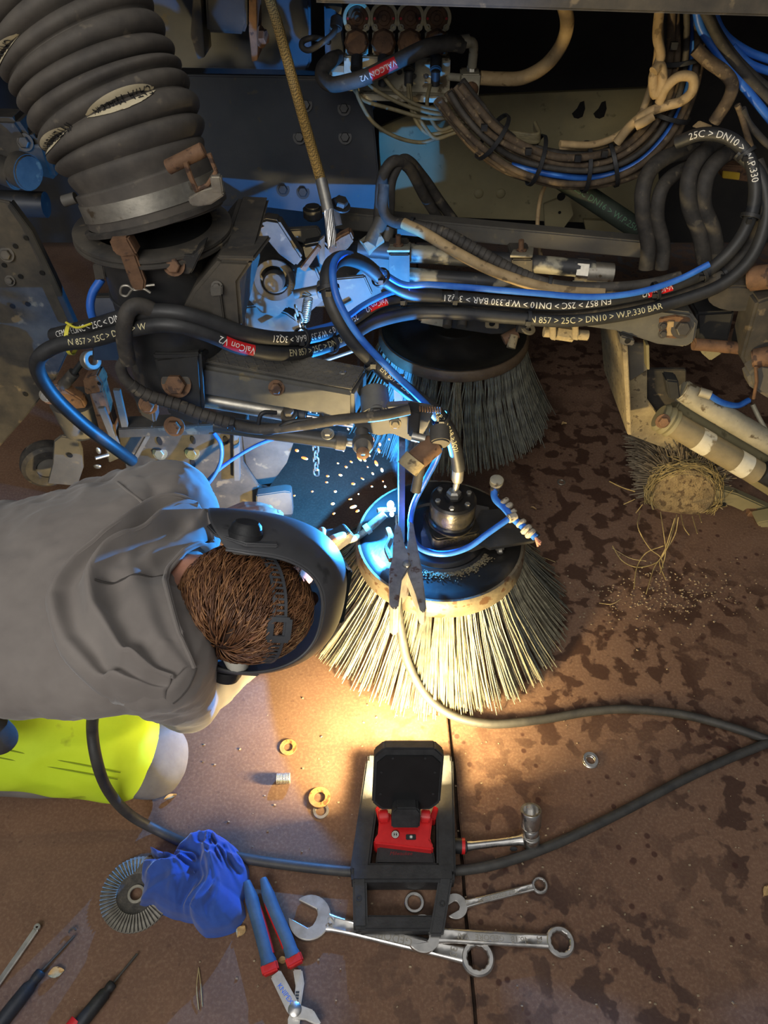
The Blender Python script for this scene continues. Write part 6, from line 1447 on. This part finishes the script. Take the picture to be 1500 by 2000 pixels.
for i in range(nv):
    v = i/(nv-1); edge = min(1, min(v, 1-v)*7)
    for k in range(NU+1):
        u = k/NU; p = OUT[i].lerp(INN[i], u)
        zb = back_z(p.x, p.y); bz = zb if u < 0.7 else zb*(1-(u-0.7)/0.3)+max(p.z, zb)*((u-0.7)/0.3)
        if u < 0.985: bz = max(bz, zb)
        hgt = fold(u, v)*(0.35+0.65*edge)+0.003*noise.noise(V((p.x*18, p.y*18, 3)))
        b.v.append(V((p.x, p.y, bz+hgt if u > 0.001 else p.z-0.006)))
for i in range(nv-1):
    for k in range(NU):
        q = i*(NU+1)+k; b.f.append((q, q+1, q+NU+2, q+NU+1))
hd_ = build('hood', b, M_HOOD, hs_, smooth=180)
sm = hd_.modifiers.new('smooth', 'SMOOTH'); sm.iterations = 6
so_ = hd_.modifiers.new('thickness', 'SOLIDIFY'); so_.thickness = 0.006; so_.offset = -1
def hoodpt(v, u):
    i = int(v*(nv-1)); k = int(u*NU); return b.v[i*(NU+1)+k]
build('hood_seam', MB().tube(crv([hoodpt(0.57, u)+V((0, 0, 0.0005)) for u in (0.45, 0.55, 0.65, 0.75, 0.85, 0.95)], 6), 0.0016, 6), mat('dark_seam', (74, 70, 67), bump=0, rough=0.9), hs_)
build('hood_hem', MB().tube([hoodpt(i/60, 0.97)+V((0, 0, 0.001)) for i in range(61)], 0.0035, 8), M_HOOD, hs_)
M_SEAM = mat('dark_seam', (74, 70, 67), bump=0, rough=0.9)
sq_ = hood_pts([(208, 925), (228, 942), (250, 960), (272, 977), (286, 990)])
build('sleeve_seam', MB().tube(crv(sq_, 5), 0.0022, 6), M_HOOD, hs_)
sq_ = hood_pts([(338, 1374), (352, 1362), (366, 1345), (376, 1325), (383, 1305)])
if len(sq_) > 2: build('cuff_seam', MB().tube(crv(sq_, 5), 0.0015, 6), M_SEAM, hs_)
build('shirt_collar', MB().tube(crv([V((-0.262, 0.70, 0.545)), V((-0.235, 0.665, 0.50)), V((-0.245, 0.70, 0.45)), V((-0.25, 0.76, 0.42))], 6), 0.018, 12), mat('white_tshirt', (196, 194, 180), (210, 208, 196), 0.9, 0, 12, 0.2), person, label='white shirt collar showing below the hair')
# watch
wd = (WRL-ELL).normalized(); wp_ = WRL+wd*0.012
wt = build('wristwatch', MB().ring(wp_-wd*0.009, wd, 0.0335, 0.0275, 0.018, 28), M_BLACKP, person, label='black wristwatch')
build('watch_case', MB().lathe([(0, 0), (0.019, 0), (0.019, 0.007), (0.016, 0.010), (0, 0.010)], wp_+V((0.012, 0.008, 0.028)), (0.35, 0.1, 1), 28), M_DARK, wt)
# trousers
M_HIVIS = mat('hi_vis_yellow', (188, 218, 30), (206, 234, 50), 0.75, 0, 6, 0.25, (150, 170, 30), 12, 0.66, bdist=0.001)
M_GREYT = mat('grey_work_cloth', (104, 100, 98), (122, 118, 114), 0.85, 0, 14, 0.25)
M_REFL = mat('reflective_grey_band', (128, 128, 138), (146, 146, 154), 0.6, 0.1, 12, 0.2)
def leg(y0, yk, nm):
    hip, knee, ank = V((-0.88, y0, 0.335)), V((-0.475, yk, 0.098)), V((-0.90, y0+0.01, 0.07))
    w = lambda p, n: 0.006*(1-2*abs(noise.noise(V((p.x*10, p.y*10, p.z*10)))))
    b = MB(); capsule(b, [hip, hip.lerp(knee, 0.5), knee, knee.lerp(ank, 0.45), ank], [0.115, 0.10, 0.078, 0.07, 0.058], 22)
    lg = build(nm, remeshed(b, 0.009, 8, w), M_GREYT, person, smooth=180)
    b = MB(); e = hip.lerp(knee, 0.88); capsule(b, [hip, hip.lerp(knee, 0.5), e], [0.121, 0.108, 0.092], 26)
    hv = build('hi_vis_panel', remeshed(b, 0.009, 8, w), M_HIVIS, lg, smooth=180, label='fluorescent yellow thigh panel')
    d = (knee-hip).normalized()
    for u in (0.30,):
        c = hip.lerp(knee, u); build('reflective_band', MB().lathe([(0.1165, -0.03), (0.1195, -0.028), (0.1165, 0.028), (0.1135, 0.03)], c, d, 40), M_REFL, lg)
    x, y, z = frame(d)
    for a in (-0.6, -0.75):
        build('seam', MB().tube([hip.lerp(knee, 0.3+0.58*j/10)+(x*math.cos(a+math.pi)+y*math.sin(a+math.pi))*(0.1155-0.022*j/10) for j in range(11)], 0.0011, 5), mat('olive_seam', (128, 150, 30), bump=0), lg)
    return lg
leg(0.70, 0.70, 'trouser_leg'); leg(0.90, 0.955, 'trouser_leg')
b = MB(); capsule(b, [V((-0.98, 0.80, 0.33)), V((-0.84, 0.80, 0.36))], [0.15, 0.15], 20); build('trouser_seat', remeshed(b, 0.012, 6), M_HIVIS, person, smooth=180)
b = MB(); capsule(b, [V((-0.80, 0.62, 0.44)), V((-0.70, 0.61, 0.415)), V((-0.635, 0.60, 0.375))], [0.055, 0.05, 0.03], 16)
build('jacket_hem', remeshed(b, 0.006, 6, lambda p, n: 0.006*noise.noise(p*20)), mat('charcoal_fleece', (58, 57, 58), (70, 69, 69), 0.95, 0, 20, 0.3), person, smooth=180, label='dark jacket tail hanging below the sweatshirt')
for x, l in ((-0.85, 0.15), (-0.87, -0.06)): pass
for y0 in (0.71, 0.92):
    b = MB(); capsule(b, [V((-0.89, y0, 0.06)), V((-1.02, y0, 0.05))], [0.05, 0.045], 14); build('boot', remeshed(b, 0.01, 4), M_BLACKP, person, smooth=180)
# hair: strands combed out from the crown
M_HAIR = mat('brown_hair', (88, 58, 40), (126, 86, 58), 0.45, 0, 40, 0, (150, 106, 72), 24, 0.6, spec=0.5)
wh = (-0.052, -0.048, 0.085)      # crown whorl in head axes
E = V((0.099, 0.081, 0.106))
def surf(v, lift): 
    n = V((v.x/E.x, v.y/E.y, v.z/E.z)).normalized(); return V((n.x*(E.x+lift), n.y*(E.y+lift), n.z*(E.z+lift)))
rnd = random.Random(12); W0 = surf(V(wh), 0.0); mb = MB(); mb2 = MB(); cnt = 0
tries = 0
while cnt < 3600 and tries < 20000:
    tries += 1
    v = V((rnd.gauss(0, 1), rnd.gauss(0, 1), rnd.gauss(0, 1))).normalized(); v = V((v.x*E.x, v.y*E.y, v.z*E.z))
    if v.z < -0.035 or (v.x > 0.052 and v.z < 0.06) : 
        if not (v.x < -0.02 and v.z > -0.075): continue
    if v.x > 0.084: continue
    d = v-W0; r = d.length
    sw_ = V((0, 0, 0)); nn = V((v.x/E.x**2, v.y/E.y**2, v.z/E.z**2)).normalized()
    d = (d-nn*d.dot(nn)).normalized() if r > 1e-4 else V((1, 0, 0))
    d = (d+nn.cross(d)*(0.5*math.exp(-r/0.05))+V((rnd.gauss(0, 0.26), rnd.gauss(0, 0.26), rnd.gauss(0, 0.26)))).normalized()
    L_ = rnd.uniform(0.03, 0.058); lift0 = rnd.uniform(0.002, 0.008); pts = []
    for j in range(5):
        u = j/4; q = surf(v+d*(L_*u), lift0*(0.3+u)+0.006*math.sin(math.pi*u)); pts.append(hp_(q.x, q.y, q.z))
    (mb if cnt % 3 else mb2).tube(pts, 0.001, 3, [0.0009, 0.0012, 0.0012, 0.0009, 0.0004], cap=False); cnt += 1
cap_ = MB()
for i in range(1, 12):
    t = math.pi*i/12
    for k in range(28):
        a = 2*math.pi*k/28; cap_.v.append(None)
cap_ = MB().sphere(V((0, 0, 0)), (E.x+0.001, E.y+0.001, E.z+0.001), 32, 24)
keep = [f for f in cap_.f if all(not (cap_.v[i].x > 0.07 and cap_.v[i].z < 0.06) and cap_.v[i].z > -0.07 for i in f)]
cap_.f = keep; cap_.v = [hp_(p.x, p.y, p.z) for p in cap_.v]
hr_ = build('hair', cap_, mat('hair_under', (48, 32, 24), (64, 44, 32), 0.7, bump=0), person, smooth=180, label='short tousled brown hair')
build('hair_strands', mb, M_HAIR, hr_, smooth=180, kind='stuff'); build('hair_strands', mb2, mat('lighter_brown_hair', (138, 96, 62), (168, 122, 82), 0.42, bump=0, spec=0.5), hr_, smooth=180, kind='stuff')

# ---- welding helmet
he = thing('welding_helmet', 'dark grey welding helmet with ratchet headband on the kneeling person', 'helmet', HC)
M_HELM = mat('matt_black_helmet', (66, 67, 70), (80, 80, 82), 0.48, 0, 8, 0.08, (52, 53, 55), 18, 0.68)
lev = [(0.050, 0.124, 0.100, -0.010), (0.034, 0.148, 0.112, -0.012), (0.008, 0.170, 0.122, -0.014), (-0.028, 0.186, 0.127, -0.016), (-0.075, 0.196, 0.127, -0.014), (-0.125, 0.194, 0.118, -0.008), (-0.175, 0.180, 0.102, 0.0), (-0.215, 0.155, 0.084, 0.012)]
mb = MB(); NT = 48
for (c, a, bb, f0) in lev:
    for k in range(NT+1):
        th = math.radians(-104+208*k/NT); ct, st_ = math.cos(th), math.sin(th)
        sq = lambda x, e: math.copysign(abs(x)**e, x)
        dip = -0.035*max(0, -ct+0.0)*2 if c > 0.03 else 0
        mb.v.append(hp_(f0+a*sq(ct, 0.85), bb*sq(st_, 0.8), c+dip))
for i in range(len(lev)-1):
    for k in range(NT): q = i*(NT+1)+k; mb.f.append((q, q+1, q+NT+2, q+NT+1))
shl = build('shell', mb, M_HELM, he, smooth=180)
sb = shl.modifiers.new('subdivision', 'SUBSURF'); sb.levels = 1; sb.render_levels = 2
sd_ = shl.modifiers.new('thickness', 'SOLIDIFY'); sd_.thickness = 0.004; sd_.offset = 0
build('rim_edge', MB().tube([mb.v[k] for k in range(NT+1)], 0.0026, 8), M_HELM, he)
build('side_flap', MB().prism([hp_(f, 0.109, c-0.02) for f, c in [(0.03, 0.06), (-0.02, 0.065), (-0.065, 0.03), (-0.075, -0.01), (-0.05, -0.06), (0.03, -0.09)]], hl_*0.006), M_HELM, he, bevel=0.002)
build('side_flap', MB().prism([hp_(f, -0.112, c-0.02) for f, c in [(0.03, 0.06), (-0.02, 0.055), (-0.055, 0.01), (-0.05, -0.05), (0.03, -0.09)]], hl_*0.006), M_HELM, he, bevel=0.002)
build('pivot_knob', MB().lathe([(0, 0.026), (0.018, 0.026), (0.023, 0.021), (0.025, 0.012), (0.027, 0.010), (0.027, 0.002), (0, 0)][::-1], hp_(-0.018, 0.113, 0.012), hl_, 28), M_BLACKP, he)
build('pivot_bracket', MB().box(hp_(-0.012, 0.098, 0.02), (0.05, 0.016, 0.022), HA), M_PLATE, he, bevel=0.002)
build('pivot_knob', MB().lathe([(0, 0.022), (0.020, 0.022), (0.025, 0.012), (0.025, 0.002), (0, 0)][::-1], hp_(-0.018, -0.111, 0.01), -hl_, 28), M_BLACKP, he)
build('viewing_window', MB().box(hp_(0.176, 0, -0.085), (0.012, 0.1, 0.08), HA), mat('dark_visor_glass', (14, 20, 18), rough=0.1, bump=0), he, bevel=0.003)
# ratchet headband over the top: a slotted strap
def strap_pt(t): # t -1..1 from left pivot over the top to the right pivot
    a = t*math.pi/2; q = surf(V((0.036-0.03*abs(t)**3, 0.09*math.sin(a), 0.115*math.cos(a)+0.0)), 0.0105); return hp_(q.x, q.y, q.z)
M_STRAP = mat('grey_plastic_strap', (58, 60, 64), (70, 72, 76), 0.5, 0, 30, 0.05)
def strap_seg(mbx, t0, t1, w0, w1, th=0.0022):
    n = max(2, int(abs(t1-t0)*24)); o = len(mbx.v)
    for i in range(n+1):
        p = strap_pt(t0+(t1-t0)*i/n); nn = (p-HC).normalized()
        for w, h in ((w0, 0), (w1, 0), (w1, th), (w0, th)): mbx.v.append(p+hf*w+nn*h)
    for i in range(n):
        for k in range(4): k2 = (k+1) % 4; a = o+i*4; mbx.f.append((a+k, a+k2, a+4+k2, a+4+k))
    mbx.f.append((o, o+3, o+2, o+1)); e = o+n*4; mbx.f.append((e, e+1, e+2, e+3)); return mbx
mb = strap_seg(MB(), -1, 1, -0.011, -0.007); strap_seg(mb, -1, 1, 0.007, 0.011)
hbnd = build('headband', mb, M_STRAP, he)
for k in range(34):
    t0 = -0.98+1.96*k/34
    if -0.02 < t0 < 0.12: continue
    build('strap_rung', strap_seg(MB(), t0, t0+0.022, -0.0075, 0.0075), M_STRAP, hbnd)
build('buckle', strap_seg(strap_seg(MB(), -0.06, 0.16, -0.018, -0.009, 0.005), -0.06, 0.16, 0.009, 0.018, 0.005), M_STRAP, hbnd)
build('buckle_plate', strap_seg(strap_seg(MB(), -0.10, -0.02, -0.016, 0.016, 0.005), 0.13, 0.18, -0.014, 0.014, 0.005), M_STRAP, hbnd)

# ---- welding torch in the hands
to = thing('welding_torch', 'welding torch with curved silver neck held in the hands', 'welding torch', (TH0+TH1)/2)
build('handle', MB().tube([TH0-td*0.06, TH0-td*0.04, TH0, TH0.lerp(TH1, 0.5), TH1, TH1+td*0.012], 0.017, 16, [0.014, 0.0175, 0.018, 0.0185, 0.0185, 0.012]), M_BLACKP, to)
build('handle_head', MB().prism([TH1+td*0.002+V((0, 0, z))+td*a for a, z in [(-0.016, -0.02), (0.03, -0.016), (0.04, 0.0), (0.03, 0.018), (-0.016, 0.022)]], td.cross(V((0, 0, 1))).normalized()*0.034), M_STEEL, to, bevel=0.002)
nk = [TH1+td*0.03, at(672, 1055, 1.140), at(700, 1048, 1.158), at(724, 1028, 1.178), at(745, 1012, 1.190)]
build('neck', MB().tube(crv(nk, 6), 0.0075, 14), M_ALU, to)
build('gas_nozzle', MB().tube([at(716, 1034, 1.172), at(726, 1026, 1.178), at(752, 1004, 1.193)], 0.0105, 18, [0.0095, 0.0108, 0.0088]), M_RIM, to)
build('nozzle_collar', MB().cyl(at(714, 1036, 1.17), at(722, 1030, 1.175), 0.0125, 18), M_ALU, to)

# ================================================================ thin smoke rising from the weld
def smoke():
    mb = MB().tube(crv([(0.085, 1.24, 0.30), (0.09, 1.27, 0.36), (0.075, 1.30, 0.44), (0.09, 1.33, 0.52)], 6), 0, 20, None) if False else MB().sphere((0.085, 1.285, 0.42), (0.075, 0.085, 0.13), 20, 14)
    m = bpy.data.materials.new('thin_smoke'); m.use_nodes = True; N = m.node_tree.nodes; L = m.node_tree.links
    N.remove(N['Principled BSDF']); v = N.new('ShaderNodeVolumePrincipled'); v.inputs['Color'].default_value = (0.8, 0.85, 0.9, 1)
    tc = N.new('ShaderNodeTexCoord'); n = N.new('ShaderNodeTexNoise'); n.inputs['Scale'].default_value = 14; n.inputs['Detail'].default_value = 3; n.inputs['Distortion'].default_value = 1.2
    L.new(tc.outputs['Object'], n.inputs['Vector'])
    gr = N.new('ShaderNodeTexGradient'); gr.gradient_type = 'SPHERICAL'; mp = N.new('ShaderNodeMapping'); mp.inputs['Location'].default_value = (0, 0, -1.0); mp.inputs['Scale'].default_value = (1/0.075, 1/0.085, 1/0.13)
    L.new(tc.outputs['Object'], mp.inputs[0]); L.new(mp.outputs[0], gr.inputs[0])
    r = N.new('ShaderNodeMapRange'); r.inputs['From Min'].default_value = 0.42; r.inputs['From Max'].default_value = 0.72; r.inputs['To Max'].default_value = 6.0
    L.new(n.outputs['Fac'], r.inputs[0]); mu = N.new('ShaderNodeMath'); mu.operation = 'MULTIPLY'
    L.new(r.outputs[0], mu.inputs[0]); L.new(gr.outputs['Fac'], mu.inputs[1]); L.new(mu.outputs[0], v.inputs['Density'])
    L.new(v.outputs[0], N['Material Output'].inputs['Volume'])
    return tag(build('welding_smoke', mb, m, smooth=180), 'thin grey smoke drifting up beside the upright plate', 'smoke')
smoke()
